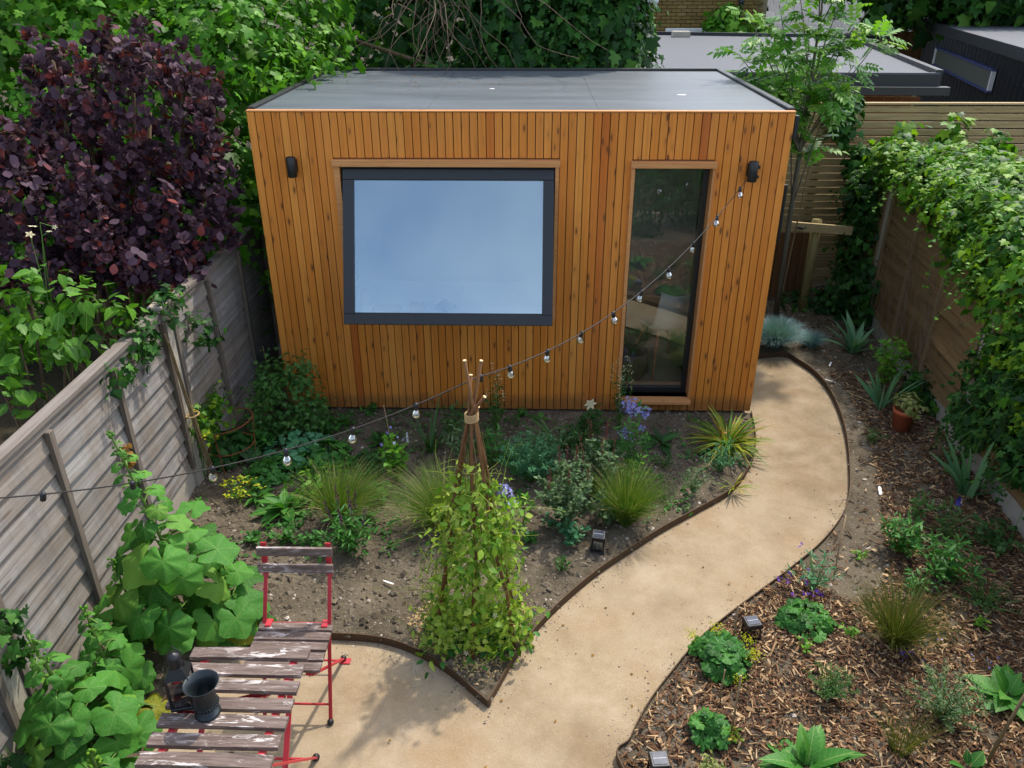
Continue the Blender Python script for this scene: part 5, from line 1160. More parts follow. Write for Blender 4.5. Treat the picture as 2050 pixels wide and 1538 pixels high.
stems(gs, [[(rng.normal(0, .05), rng.normal(0, .05), 0), tuple(np.array(c) * [.5, .5, .55]), tuple(c)] for c, r_ in E], .018, .005, M['bark'], 'branches', 6)
sw3 = thing('rose_stem', 'pale seed heads on thin stems above the green shrub', 'plant', (-2.9, -1.6, 0))
a = np.array((-2.873, -1.600, 2.039)) - np.array((-2.9, -1.6, 0)); b = np.array((-2.711, -1.600, 2.085)) - np.array((-2.9, -1.6, 0))
stems(sw3, [[(0, 0, 0), tuple(a * .7), tuple(a)], [tuple(a * .7), tuple((a + b) / 2 + [0, 0, .05]), tuple(b)], [tuple(a * .8), tuple(a + [.07, 0, -.01]), tuple(a + [.12, 0, .02])]], .004, .002, M['stemgreen'])
florets(sw3, [a, b, a + [.12, 0, .02], a + [.03, 0, .05]], .05, 'cream', parts=4)
# ivy sprigs on the left fence
E = [((-2.360, -1.174, 1.447), (.06, .16, .08)), ((-2.340, -1.609, 1.367), (.05, .14, .12)), ((-2.300, -0.933, 1.162), (.09, .12, .06)), ((-2.330, -1.991, 1.329), (.05, .08, .1)), ((-2.270, -0.778, 1.036), (.06, .06, .05))]
ivy_mass('ivy', 'ivy sprig creeping over the top of the grey fence', 'ivy', (-2.34, -1.3, 1.2), E, 380, .055, 'ivy_dark', 120, 6, .04, inner=0)
E = [((-2.330, -0.798, 0.544), (.05, .1, .1)), ((-2.320, -1.043, 0.421), (.06, .1, .14)), ((-2.300, -0.802, 0.371), (.05, .1, .1))]
ivy_mass('ivy', 'ivy climbing the fence base beside the concrete post', 'ivy', (-2.33, -.9, 0), E, 260, .05, 'ivy_right', 100, 6, .05, inner=0)
E = [((-2.340, -3.416, 0.696), (.05, .1, .1)), ((-2.330, -3.463, 0.586), (.05, .06, .08))]
ivy_mass('ivy', 'small ivy tuft on the grey fence at the left edge', 'ivy', (-2.33, -3.2, .3), E, 120, .05, 'ivy_dark', 60, 5, .03, inner=0)
dl = thing('dead_leaf_cluster', 'cluster of dry brown leaves caught on a fence batten', 'leaves', (-2.330, -2.097, 0.807))
leaves(dl, TOV, rng.normal(0, .02, (26, 3)) * [.6, .8, 2.2], rdir(26) + [1, 0, 0], rdir(26) - [0, 0, .8], .045, M['deadleaf'], 26)
# ivy over the right fence
rv_loc = (3.62, .6, 0)
rv = ivy_mass('ivy', 'big glossy ivy mass spilling over the right fence', 'ivy', rv_loc,
    [((3.8, 2.1, 1.70), (.24, .45, .2)), ((3.82, 1.4, 1.66), (.28, .4, .2)), ((3.82, .8, 1.63), (.3, .35, .24)), ((3.78, .2, 1.6), (.32, .4, .3)), ((3.7, -.45, 1.56), (.32, .4, .34)), ((3.68, -1.0, 1.48), (.32, .4, .4)), ((3.62, -1.6, 1.42), (.34, .45, .44)), ((3.58, -2.3, 1.35), (.36, .6, .46)),
     ((4.2, 1.6, 1.74), (.5, .5, .18)), ((4.25, .7, 1.74), (.6, .5, .26)), ((4.25, -.2, 1.74), (.6, .6, .3)), ((4.2, -1.1, 1.7), (.6, .6, .36)), ((3.55, -.5, 1.28), (.12, .22, .16)), ((3.5, -1.05, 1.1), (.12, .25, .26)), ((3.62, .15, 1.36), (.12, .2, .12)), ((3.48, -1.5, .95), (.14, .3, .3))], 18500, .062, 'ivy_right', 300, 11, .052, depth=.3, trails=260)
ivy_mass('ivy', 'ivy curtain hanging low on the right fence above the iris', 'ivy', (3.5, -.4, 0), [((3.52, -.8, .8), (.08, .2, .26)), ((3.48, -1.15, .68), (.09, .22, .3)), ((3.45, -1.5, .7), (.1, .25, .36)), ((3.5, -.75, .36), (.08, .25, .14)), ((3.58, .15, .15), (.07, .3, .1))], 1900, .066, 'ivy_dark', 200, 8, .045, inner=.1)
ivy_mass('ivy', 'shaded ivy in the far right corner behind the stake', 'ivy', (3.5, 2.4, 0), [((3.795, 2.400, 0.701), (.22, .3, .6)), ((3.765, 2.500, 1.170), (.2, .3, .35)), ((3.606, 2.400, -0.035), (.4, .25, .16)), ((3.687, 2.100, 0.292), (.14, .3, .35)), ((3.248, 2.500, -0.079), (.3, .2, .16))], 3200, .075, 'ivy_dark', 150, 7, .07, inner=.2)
ivy_mass('ivy', 'climbing ivy on the pale slat fence beside the young tree', 'ivy', (3.1, 3.1, 0), [((3.543, 3.150, 1.973), (.1, .08, .24)), ((3.752, 2.900, 1.564), (.16, .12, .14))], 520, .08, 'ivy_dark', 120, 7, .05, inner=.1)
for i, (px_, rr, hh, lab) in enumerate(((((4.130, 2.900, 1.873)), .10, .16, 'broad-leaved climber shoot against the slat fence nearest the tree'), (((4.626, 2.900, 1.874)), .13, .14, 'broad-leaved shoots in the middle of the slat fence'), (((4.910, 2.500, 1.753)), .2, .24, 'broad-leaved climber at the right end of the slat fence'))):
    t = thing('climber', lab, 'climber', (px_[0], px_[1], 0)); p, n_, t_ = clumped([((0, 0, px_[2]), (rr, .12, hh))], 26 + 24 * i, 3, .04, .6, .5, .4); leaves(t, TIVY, p, n_, t_, .13 * rng.uniform(.6, 1.2, len(p)), M['ivy_right'], len(p)); stems(t, [[(0, 0, 0), (.02, 0, px_[2] * .5), (0, 0, px_[2] + .1)], [(0.05, 0, 0), (.1, 0, px_[2] * .6), (.1, 0, px_[2])]], .008, .003, M['stembrown'])
# young tree
def T_spray(k=4, L=.36):
    V = []; F = []; lv, lf_ = T_oval(.5, 3, .1, .2)
    for i in range(k + 1):
        y = .18 + .7 * i / k
        for s in ((-1, 1) if i < k else (0,)):
            a = s * 1.0; sc = L * (1 - .25 * abs(i / k - .4)); b = len(V)
            for x, yy, z in lv: V.append((x * sc * math.cos(a) + yy * sc * math.sin(a), y + yy * sc * math.cos(a) - x * sc * math.sin(a), z * sc - .12 * (y + yy * sc * .5) ** 2))
            F += [tuple(q_ + b for q_ in f_) for f_ in lf_]
    b = len(V); V += [(-.008, 0, 0), (.008, 0, 0), (.004, .9, -.1), (-.004, .9, -.1)]; F.append((b, b + 1, b + 2, b + 3)); return np.array(V, float), F
TSPRAY = T_spray()
tl = np.array((2.830, 2.196, 0.000)); yt = thing('young_tree', 'slim young tree with feathery leaves at the right room corner', 'tree', tl)
def wp(px_): return np.array(px_) - tl
trunk = [(0, 0, -.05), wp((2.771, 2.050, 0.807)), wp((2.765, 2.050, 1.438)), wp((2.758, 2.050, 1.979)), wp((2.757, 2.050, 2.533)), wp((2.754, 2.050, 3.094)), wp((2.720, 2.050, 3.421))]
m = MB(); m.tube(trunk, [.032, .028, .024, .02, .015, .009, .005], 9); m.build('trunk', M['barkgrey'], yt, True)
ends = [((2.060, 1.900, 3.060), 3), ((2.013, 1.900, 2.723), 3), ((2.207, 1.800, 2.473), 3), ((2.346, 1.800, 2.774), 3), ((3.090, 2.200, 2.916), 3), ((3.350, 2.100, 2.836), 3), ((3.085, 1.900, 2.637), 3), ((2.906, 1.800, 2.429), 2), ((2.572, 1.700, 2.865), 3), ((2.889, 2.000, 3.138), 4), ((2.373, 2.100, 3.134), 3), ((3.281, 2.300, 3.084), 4), ((2.507, 2.000, 3.261), 4), ((2.961, 2.400, 2.679), 3), ((2.318, 2.300, 2.910), 3), ((2.659, 2.000, 3.422), 5), ((3.010, 2.200, 3.339), 5), ((2.619, 2.300, 2.505), 2)]
br = []; lp = []; ld = []
for e, k in ends:
    e = wp(e); b = np.array(trunk[k]) * .7 + np.array(trunk[k - 1]) * .3; mid = (b + e) / 2 + [0, 0, .06]; br.append([tuple(b), tuple(mid), tuple(e)])
    for j in range(23):
        u = .3 + .75 * rng.random(); p = (b * (1 - u) ** 2 + mid * 2 * u * (1 - u) + e * u * u); dd = unit(e - b) * .6 + rdir(1)[0] * [1, 1, .5]; lp.append(p + rng.normal(0, .03, 3)); ld.append(dd)
stems(yt, br, .009, .003, M['barkgrey'], 'branches', 6)
lp = np.array(lp); ld = np.array(ld); nn = len(lp); leaves(yt, TSPRAY, lp, np.array([0, -.15, 1.0]) + rng.normal(0, .35, (nn, 3)), ld - [0, 0, .25], .24 * rng.uniform(.7, 1.2, nn), M['treeleaf'], 300, lname='leaf_spray')
MB().tube([(.02, -.035, .3), (.06, -.03, 1.1), (.09, -.03, 1.7)], .008, 6).build('support_cane', M['cane'], yt)
# far greenery
ivy_mass('dark_tree', 'dark overhanging tree at the top right beyond the black shed', 'tree', (9.0, 11, 0), [((8.348, 11.000, 3.487), (2.2, 1.2, .85)), ((9.117, 10.500, 3.403), (1.8, 1.2, .9)), ((7.881, 12.500, 3.403), (1.0, .8, .8))], 2600, .2, 'ivy_dark', 60, 8, .2)
ivy_mass('garden_shrub', 'small bright shrub against the yellow brick wall', 'shrub', ((4.242, 12.900, 2.256)[0], 12.9, 0), [((4.242, 12.900, 2.256), (.35, .3, .45)), ((4.790, 12.900, 2.176), (.4, .3, .3))], 500, .13, 'ivy_bright', 40, 5, .1)
fp = thing('brown_fence_panel', 'brown timber fence panel left of the black shed', 'fence', ((7.625, 12.000, 2.122)[0], 12.0, 0)); bmf = MB().box((0, 0, 0), (.1, .025, 2.28), .003).mesh('board', M['slat_brown'])
for k in range(6): o = bpy.data.objects.new('board', bmf); COL.objects.link(o); o.parent = fp; o.location = (-.1 + k * .108, 0, 0)
ivy_mass('garden_hedge', 'dark evergreen hedge reflected in the glazed door', 'hedge', (1, -10, 0), [((-3.5, -10, .9), (2.2, .8, 1.5)), ((0, -10.2, .9), (2.4, .8, 1.6)), ((3.5, -10, .9), (2.2, .8, 1.5)), ((6.5, -9.5, .9), (2.0, .9, 1.5))], 2600, .22, 'ivy_dark', 0, 6, .2)
# ------------------------------------------------------------------ hollyhocks
hollyhock((-1.825, -2.699, 0.000), 1.34, 26, 28, .2, 'tallest hollyhock with big round leaves left of the red chair', (-.2, -.02), 1, .30)
hollyhock((-1.647, -2.667, 0.000), .5, 14, 6, .2, 'leafy hollyhock between the tall one and the red chair', (.02, .05), 0, .2)
hollyhock((-2.079, -2.814, 0.000), .6, 14, 12, .16, 'smaller hollyhock close to the fence behind the lantern', (-.08, .02), 0, .20)
hollyhock((-2.054, -3.510, 0.000), .76, 18, 18, .185, 'hollyhock with buds in the bottom left corner', (-.12, .0), 0, .25)
hollyhock((-2.016, -3.267, 0.000), .66, 16, 13, .175, 'hollyhock between the corner one and the lantern', (-.06, .04), 1, .22)
hollyhock((-1.853, -3.776, 0.000), .32, 12, 3, .175, 'low hollyhock cut off by the bottom edge beside the table', (0, 0), 1, .2)
# ------------------------------------------------------------------ left bed
def H(loc, h): return loc
# fine-leaved maple
T7 = T_outline([(0, 0), (.1, .2), (.42, .05), (.17, .34), (.5, .5), (.13, .5), (0, 1)], (0, .3, 0), .1)
ml = np.array((-1.867, -0.490, 0.000)); mp = thing('maple_shrub', 'fine-leaved green maple shrub at the left corner of the room', 'shrub', ml)
E = [((-.02, .05, .34), (.3, .22, .26)), ((-.18, .0, .22), (.2, .18, .18)), ((.15, .0, .2), (.2, .18, .16)), ((.05, .1, .52), (.18, .14, .16)), ((-.15, .1, .5), (.14, .12, .14))]
p, n_, t_ = clumped(E, 1900, 6, .04, .5, .9, .4, .5); leaves(mp, T7, p, n_, t_, .05 * rng.uniform(.7, 1.25, len(p)), M['maple'], 0)
stems(mp, [[(0, 0, 0), (c[0] * .4, c[1] * .4, c[2] * .6), (c[0], c[1], c[2] + .1)] for c, r_ in E], .008, .002, M['bark'], 'branches', 6)
mound((-2.274, -0.829, 0.000), .17, .16, 42, .11, 'deep', 'dark round-leaved clump inside the rusty wire ring', TROUND, parts=42)
mound((-1.725, -0.795, 0.000), .2, .14, 60, .075, 'glauc', 'grey-green lobed clump in front of the maple', TLOBE, parts=60)
mound((-1.512, -0.885, 0.000), .17, .12, 50, .07, 'green', 'round-leaved clump just right of the lobed grey-green one', TLOBE, parts=50)
mound((-1.818, -1.033, 0.000), .15, .1, 60, .055, 'green', 'low round-leaved clump beside the fallen string light bulb', TLOBE, parts=60)
mound((-1.448, -1.291, 0.000), .19, .15, 90, .05, 'lime', 'lime green small-leaved clump behind the feather grass', TSM, parts=90)
rosette((-1.632, -1.541, 0.000), 22, .2, 'foxglove rosette of large leaves beside the lime clump', rise=.7)
rosette((-1.863, -1.394, -0.000), 12, .11, 'small leafy rosette left of the foxglove', rise=.6, name='leafy_rosette')
grass((-1.222, -1.649, 0.000), .36, .30, 700, 'feather grass tuft above the purple salvia spikes', plume=160, bias=(.16, .06))
grass((-0.490, -1.690, 0.000), .38, .34, 650, 'feather grass leaning left behind the climbing frame', plume=150, bias=(-.16, .02))
grass((0.772, -1.623, -0.000), .36, .26, 800, 'feather grass tuft above the solar lantern on bare soil', plume=110, bias=(.05, .03))
t, ps = bushy((-1.080, -1.971, -0.000), .12, .24, 260, .055, 'green', 'salvia with dark purple flower spikes behind the red chair', ns=12, T=TNAR)
spikes(t, [(p_[2], np.array(p_[2]) + [0, 0, .25]) for p_ in ps[:7]], .14, .008, 40, .014, 'salvia'); stems(t, [[p_[2], tuple(np.array(p_[2]) * [1.2, 1.2, 1] + [0, 0, .14])] for p_ in ps[:7]], .002, .001, M['salvia'], 'spike_stems')
t, ps = bushy((-0.895, -1.149, 0.000), .08, .3, 170, .05, 'lime', 'upright bright green plant with small lilac flowers below the wall', ns=7); florets(t, [np.array(p_[2]) + [0, 0, .03] for p_ in ps[:5]] + [np.array(ps[0][2]) + [-.05, .02, .1]], .03, 'phlox', parts=6)
straps((-0.690, -0.721, 0.000), 26, .34, .014, 'arching strap-leaved clump below the room wall', 'strap')
straps((0.332, -0.700, 0.000), 22, .32, .018, 'strap-leaved clump left of the lilac phlox', 'strap')
rosette((0.023, -0.853, 0.000), 7, .24, 'broad pleated leaf plant behind the blue-green bush', T_oval(.62, 6, .15, .3), 'green_p', 'broad_leaf_plant', rise=.7)
t, ps = bushy((0.110, -1.128, 0.000), .19, .26, 2200, .028, 'glauc', 'dense blue-green dome of fine leaves right of the climbing frame', ns=30, T=TNAR, name='catmint_bush', flat=.8)
t, ps = bushy((0.365, -1.643, 0.000), .18, .34, 760, .036, 'greygreen', 'grey-green penstemon with dark seed spikes behind the feather grass', ns=14, T=TOV); spikes(t, [(p_[2], np.array(p_[2]) * [.5, .5, 1] + [0, 0, .3]) for p_ in ps[:8]], .12, .007, 30, .013, 'mauve'); stems(t, [[p_[2], tuple(np.array(p_[2]) + [0, 0, .12])] for p_ in ps[:8]], .002, .001, M['mauve'], 'spike_stems')
t, ps = bushy((0.601, -1.248, 0.000), .15, .32, 560, .036, 'greygreen', 'grey-green sage with reddish spikes left of the feather grass', ns=11, T=TOV); spikes(t, [(p_[2], np.array(p_[2]) * [.5, .5, 1] + [0, 0, .3]) for p_ in ps[:8]], .15, .007, 34, .013, 'mauve'); stems(t, [[p_[2], tuple(np.array(p_[2]) + [0, 0, .14])] for p_ in ps[:8]], .002, .001, M['mauve'], 'spike_stems')
bushy((0.375, -1.835, 0.000), .09, .1, 110, .035, 'glauc', 'low grey-green sprawl below the penstemon', ns=8, T=TOV)
t, ps = bushy((0.869, -1.045, 0.000), .1, .45, 150, .06, 'green', 'lilac phlox in bloom in front of the glazed door', ns=8, T=TNAR, name='phlox')
def head(t, c, r_, n, s, mat): florets(t, np.array(c) + rdir(n) * r_ * rng.random((n, 1)) ** .33 * [1, 1, .8], s, mat, parts=min(n, 40))
for c, r_, n in ((wp0, r0, n0) for wp0, r0, n0 in ((np.array((0.922, -0.400, 0.251)), .1, 100), (np.array((1.048, -0.400, 0.201)), .06, 36), (np.array((0.883, -0.500, 0.059)), .065, 34), (np.array((1.013, -0.500, 0.122)), .04, 14), (np.array((0.962, -0.500, -0.021)), .035, 10))): head(t, c - np.array((0.869, -1.045, 0.000)), r_, n, .03, 'phlox')
bushy((0.870, -1.242, 0.000), .09, .22, 140, .05, 'lime', 'bright green leaves at the foot of the lilac phlox', ns=8, T=TNAR)
t, ps = bushy((0.845, -0.336, 0.000), .07, .4, 120, .04, 'deep', 'dark wispy plant with cream flower sprays by the door', ns=7, T=TNAR); spikes(t, [(p_[2], (0, 0, 1)) for p_ in ps], .16, .02, 16, .014, 'cream'); stems(t, [[p_[2], tuple(np.array(p_[2]) + [0, 0, .17])] for p_ in ps], .0016, .001, M['stemgreen'], 'spike_stems')
t, ps = bushy((-0.179, -0.519, 0.000), .05, .42, 180, .04, 'deep', 'tall narrow plant with tiny cream flowers right of the stakes', ns=6, T=TNAR); spikes(t, [(p_[2], (0, 0, 1)) for p_ in ps], .12, .015, 14, .012, 'cream')
t, ps = bushy((0.579, -0.581, 0.000), .07, .26, 160, .06, 'deep', 'dark leafy lily with one cream flower below the wall', ns=6, T=TNAR); stems(t, [[(0, 0, .2), (.0, 0, .36)]], .003, .002, M['stemgreen'], 'flower_stem'); florets(t, [np.array([0, 0, .37])], .12, 'cream', T_petals(6), parts=1)
rosette((0.720, -0.692, 0.000), 12, .2, 'dark basal leaves left of the phlox', rise=.5, mat='deep', name='leafy_rosette')
rosette((1.155, -0.569, 0.000), 12, .2, 'arching dark leaves right of the phlox', T_oval(.3, 6, .2, .4), 'deep', 'leafy_rosette', rise=.6)
rosette((-1.118, -0.616, 0.000), 12, .16, 'dark pointed leaves behind the string light cable', T_oval(.4, 5, .2, .35), 'deep', 'leafy_rosette', rise=.7)
rosette((0.205, -0.224, 0.000), 4, .09, 'single small leafy seedling against the wall foot', T_oval(.7, 5, .1, .3), 'green', 'seedling', rise=.8)
t = straps((1.694, -0.596, 0.000), 110, .27, .02, 'yellowing striped strap-leaf clump at the room corner', 'lilyleaf', 'crocosmia', arch=.6, lean=1.0); florets(t, np.array([0, 0, .14]) + rng.normal(0, 1, (14, 3)) * [.14, .08, .03], .022, 'peach', parts=14)
t = bushy((1.559, -0.962, 0.000), .12, .2, 260, .03, 'glauc', 'dark ferny plant in front of the yellowing strap leaves', ns=12, T=TNAR)[0]
straps((1.622, -1.162, 0.000), 14, .13, .012, 'small yellow-leaved tuft beside the path bend', 'lilyleaf', 'small_strap_tuft', arch=.5, lean=1.0)
t, ps = bushy((1.309, -1.252, 0.000), .09, .15, 200, .028, 'greygreen', 'small lavender alone on dark soil near the path', ns=14, T=TNAR, name='lavender')
t, ps = bushy((0.063, -1.650, 0.000), .03, .2, 20, .06, 'lime', 'upright leafy shoot right of the sweet peas', ns=2, T=T_oval(.35, 4), parts=20)
bushy((0.315, -2.126, 0.000), .05, .07, 120, .016, 'deep', 'tiny heather tuft on bare soil near the path', ns=10, T=TNAR)
bushy((0.253, -1.674, 0.000), .04, .06, 30, .03, 'glauc', 'tiny seedling below the penstemon', ns=5, T=TOV)
for p_, rr, nn, lab in (((-1.755, -1.881, 0.000), .05, 40, 'small green weed above the red chair'), ((-1.529, -1.876, 0.000), .08, 70, 'low straggling weed behind the red chair'), ((-1.334, -1.940, 0.000), .07, 50, 'wispy grey weed touching the red chair back'), ((-1.013, -1.644, 0.000), .05, 40, 'seedling between the salvia and the feather grass'), ((-1.469, -0.301, 0.000), .06, 50, 'low weed below the window wall'), ((-1.279, -0.053, 0.000), .04, 30, 'little weed at the foot of the wall'), ((0.034, -0.124, 0.000), .04, 30, 'weed at the wall foot right of the stakes'), ((-2.035, -0.557, 0.000), .09, 70, 'low groundcover under the maple')):
    bushy(p_, rr, rr * 1.1, nn, .034, 'green', lab, ns=6, T=TOV, name='weed', cat='weed', up=1.0)
for p_, hh, lab in (((-2.357, -1.146, 0.000), .42, 'acid yellow euphorbia by the concrete post'), ((-2.001, -1.397, 0.000), .12, 'small acid yellow euphorbia on open soil')):
    t, ps = bushy(p_, .1, hh, 60, .045, 'lime', lab, ns=9, T=TNAR, name='euphorbia'); q_ = np.concatenate([np.array(e_[2]) + rng.normal(0, .014, (12, 3)) for e_ in ps]); leaves(t, TSM, q_, np.array([0, 0, 1.0]) + rng.normal(0, .3, q_.shape), rdir(len(q_)), .026, M['acid'], 0, name='flower_bracts')
# further planting that fills the left bed
rosette((-1.340, -0.918, 0.000), 14, .15, 'leafy rosette behind the left feather grass', T_oval(.4, 5, .2, .35), 'green_p', 'leafy_rosette', rise=.8)
mound((-1.120, -0.948, 0.000), .12, .1, 40, .05, 'deep', 'dark low clump between the grass and the cane', TLOBE, parts=40)
bushy((-0.424, -0.898, 0.000), .1, .26, 160, .05, 'greygreen', 'grey-green stems just left of the stick wigwam', ns=9, T=TNAR)
bushy((-0.189, -0.929, 0.000), .1, .24, 150, .05, 'green', 'green leafy stems just right of the wigwam top', ns=9, T=TNAR)
bushy((-0.532, -0.565, 0.000), .09, .28, 110, .05, 'deep', 'dark thin-leaved plant beside the strap clump below the wall', ns=8, T=TNAR)
bushy((0.257, -0.920, 0.000), .1, .28, 150, .045, 'greygreen', 'wispy grey-green stems behind the penstemon', ns=9, T=TNAR)
bushy((0.491, -0.879, 0.000), .1, .24, 140, .05, 'deep', 'dark leafy stems in shade left of the phlox leaves', ns=8, T=TNAR)
rosette((0.467, -0.545, 0.000), 12, .18, 'dark shaded rosette under the wall left of the lily', T_oval(.34, 5, .2, .35), 'deep', 'leafy_rosette', rise=.8)
rosette((-0.303, -0.638, 0.000), 9, .16, 'dark shaded rosette under the wall beside the wigwam', T_oval(.34, 5, .2, .35), 'deep', 'leafy_rosette', rise=.8)
bushy((-2.099, -0.751, 0.000), .13, .12, 120, .05, 'green', 'leafy groundcover right of the rusty ring', ns=9, T=TOV, up=1.0)
bushy((-1.601, -0.468, 0.000), .12, .1, 110, .045, 'green', 'leafy groundcover at the wall foot right of the maple', ns=9, T=TOV, up=1.0)
mound((-1.903, -1.137, 0.000), .13, .1, 60, .05, 'green', 'round-leaved clump above the small yellow euphorbia', TROUND, parts=60)
bushy((0.643, -1.638, -0.000), .08, .16, 120, .04, 'greygreen', 'grey-green sprawl at the left foot of the feather grass', ns=9, T=TOV)
bushy((1.147, -0.901, 0.000), .06, .07, 50, .04, 'deep', 'low dark weed on the shaded soil right of the phlox', ns=6, T=TNAR)
bushy((-0.988, -1.376, 0.000), .07, .1, 70, .04, 'green', 'low weed between the two left feather grasses', ns=7, T=TOV)
bushy((0.105, -1.841, -0.000), .05, .06, 40, .035, 'green', 'low weed right of the sweet pea foot', ns=6, T=TOV)
# sweet pea wigwam
wc = np.array((-.20, -2.66, 0)); wg = thing('stick_wigwam', 'tall wigwam of hazel sticks tied with twine', 'plant support', wc)
top = np.array([-.0, .06, 1.40]); tips = [(-.025, .05, 1.72), (.055, .07, 1.71), (.0, .09, 1.62), (.07, .03, 1.53), (.02, .1, 1.5), (.035, .05, 1.46)]
for k in range(6):
    a = k * math.pi / 3 + .5; b = np.array([.26 * math.cos(a), .24 * math.sin(a), -.02]); c = top + np.array([.018 * math.cos(a), .017 * math.sin(a), 0]); m1_ = b * .5 + c * .5 + rng.normal(0, .012, 3)
    s_ = MB().tube([b, b * .75 + c * .25 + rng.normal(0, .008, 3), m1_, b * .25 + c * .75 + rng.normal(0, .008, 3), c, tips[k]], [.011, .0105, .01, .0095, .009, .008], 8).build('stick', M['stick'], wg, True)
    d = unit(np.array(tips[k]) - c); MB().tube([np.array(tips[k]), np.array(tips[k]) + d * .004], .0092, 8).build('cut_end', M['cut'], s_)
tb_ = MB()
for k in range(5): tb_.tube(ring((top[0], top[1], top[2] - .02 + k * .009), .033, .004, 16), .005, 5)
tb_.build('twine_binding', M['twine'], wg)
stems(wg, [[tuple(np.array([.26 * math.cos(k * 1.3) * (1 - z_ / 1.5), .24 * math.sin(k * 1.3) * (1 - z_ / 1.5), z_]) + rng.normal(0, .02, 3)) for z_ in np.linspace(.6, 1.3, 7)] for k in range(6)], .003, .002, M['stembrown'], 'wound_shoots', 4)
pz = thing('sweet_pea', 'sweet pea climbing and covering the stick wigwam', 'climber', wc + [0, 0, .001])
E = [((0, -.02, .14), (.3, .26, .2)), ((0, 0, .42), (.28, .25, .26)), ((.0, .01, .68), (.23, .2, .2)), ((.02, .02, .88), (.17, .15, .14)), ((-.02, .02, .95), (.1, .1, .16)), ((.1, -.02, .78), (.12, .1, .12)), ((-.18, -.1, .1), (.14, .14, .12)), ((.2, -.1, .1), (.12, .12, .12))]
p, n_, t_ = clumped(E, 2800, 5, .042, .42, .4, .6, .3); leaves(pz, [TOV, T_oval(.4, 4, .2, .3), T_oval(.5, 4, .3, .1)], p, n_, t_, .046 * rng.uniform(.4, 1.45, len(p)), M['pea'], 300, CT[0])
pth = []
for k in range(190):
    q_, nq = sample_lumps(E, 1, .25); q_ = q_[0]; d = np.array([rng.normal(0, .04), rng.normal(0, .04), .05]); pt_ = [tuple(q_)]
    for i in range(5): d = d * .75 + rng.normal(0, .018, 3); q_ = q_ + d; pt_.append(tuple(q_))
    pth.append(pt_)
stems(pz, pth, .0024, .001, M['pea'], 'tendrils', 3)
lp_ = np.column_stack([rng.normal(0, .13, 260), rng.normal(-.02, .12, 260), rng.uniform(.01, .08, 260)]); leaves(pz, TOV, lp_, np.array([0, 0, 1.0]) + rng.normal(0, .35, lp_.shape), rdir(260), .05, M['green'], 0, name='low_leaves')
florets(pz, [(-.13, -.1, .95), (-.1, -.2, .2), (.12, -.2, .3), (.22, -.1, .1), (-.04, -.26, .08)], .04, 'cream', parts=5)
vb = thing('scabious', 'lilac flowers rising beside the stick wigwam', 'plant', wc + [.18, .25, 0]); fz = [(-.02, 0, .82), (.02, -.02, .72), (0, .02, .78), (-.27, -.05, .8)]
stems(vb, [[(0, 0, 0), (f_[0] * .5, f_[1], f_[2] * .6), f_] for f_ in fz], .0025, .0015, M['stemgreen'])
for f_ in fz[:3]: head(vb, f_, .04, 16, .022, 'phlox')
head(vb, fz[3], .02, 5, .022, 'violet'); leaves(vb, TNAR, rng.normal(0, .05, (30, 3)) * [1, 1, 0] + np.column_stack([np.zeros((30, 2)), rng.uniform(.05, .6, 30)]), rdir(30) + [0, 0, .8], rdir(30), .06, M['lime'], 30)
# ------------------------------------------------------------------ right bed
grass((2.591, 1.353, 0.000), .29, .28, 1700, 'silvery blue fescue dome at the room corner', 'fescue', .0045, name='blue_fescue', droop=.75)
grass((2.957, 1.360, 0.000), .16, .15, 600, 'smaller blue fescue right of the big one', 'fescue', .004, name='blue_fescue', droop=.7)
straps((3.352, 1.248, -0.000), 18, .34, .055, 'broad strap-leaved plant in the shade behind the bend', 'iris', 'hellebore', arch=.35, lean=.8)
iris((3.189, 0.074, 0.000), 15, .42, .05, 'upright iris fan left of the terracotta pot', spread=.5)
iris((3.305, -1.235, 0.000), 20, .5, .05, 'large iris clump against the right fence foot', spread=.75)
t = thing('fallen_iris_leaf', 'long straw-coloured fallen leaf beside the path bend', 'leaf', (2.995, 0.331, 0.000)); leaves(t, T_blade(.05, 5, .05), np.array([[0, 0, .015]]), np.array([[0, 0, 1.0]]), np.array([[.6, -.7, 0.02]]), .3, M['plume'], 1, lname='blade')
p, n_, t_ = clumped([((.02, -.01, .24), (.1, .1, .08))], 150, 3, .02, .6, 1.0, .35, .2); leaves(pt, TOV, p, n_, t_, .055, M['sage'], 150); stems(pt, [[(0, 0, .15), (.03 * math.cos(k), .03 * math.sin(k), .25)] for k in range(6)], .003, .002, M['stemgreen'])
bushy((3.359, 0.486, 0.000), .12, .38, 170, .05, 'lime', 'yellow-green leafy shrub against the brown fence', ns=10, T=TOV, parts=170)
bushy((2.891, -0.494, 0.000), .07, .08, 40, .05, 'strap', 'low narrow-leaved seedling on dark soil near the pot', ns=6, T=TNAR)
bushy((2.830, -1.505, 0.000), .06, .14, 60, .045, 'green', 'small narrow-leaved plant in the mulch below the pot', ns=7, T=TNAR)
bushy((2.546, -1.909, 0.000), .1, .2, 240, .06, 'green', 'bushy narrow-leaved plant on the edge of bare soil', ns=14, T=TNAR)
bushy((2.712, -2.160, -0.000), .13, .22, 240, .065, 'green', 'loose narrow-leaved plant in the mulch below the blue flower', ns=12, T=TNAR)
t, ps = bushy((2.938, -1.727, 0.000), .12, .2, 70, .06, 'strap', 'thin plant with blue flowers in the shaded mulch', ns=7, T=TNAR); florets(t, [np.array(ps[0][2]) + [-.04, 0, .03], np.array(ps[3][2]) + [.05, 0, .0]], .05, 'blue', parts=2)
bushy((3.190, -1.828, 0.000), .15, .1, 110, .045, 'strap', 'low leafy patch beside the gravel board', ns=9, T=TOV, up=1.0)
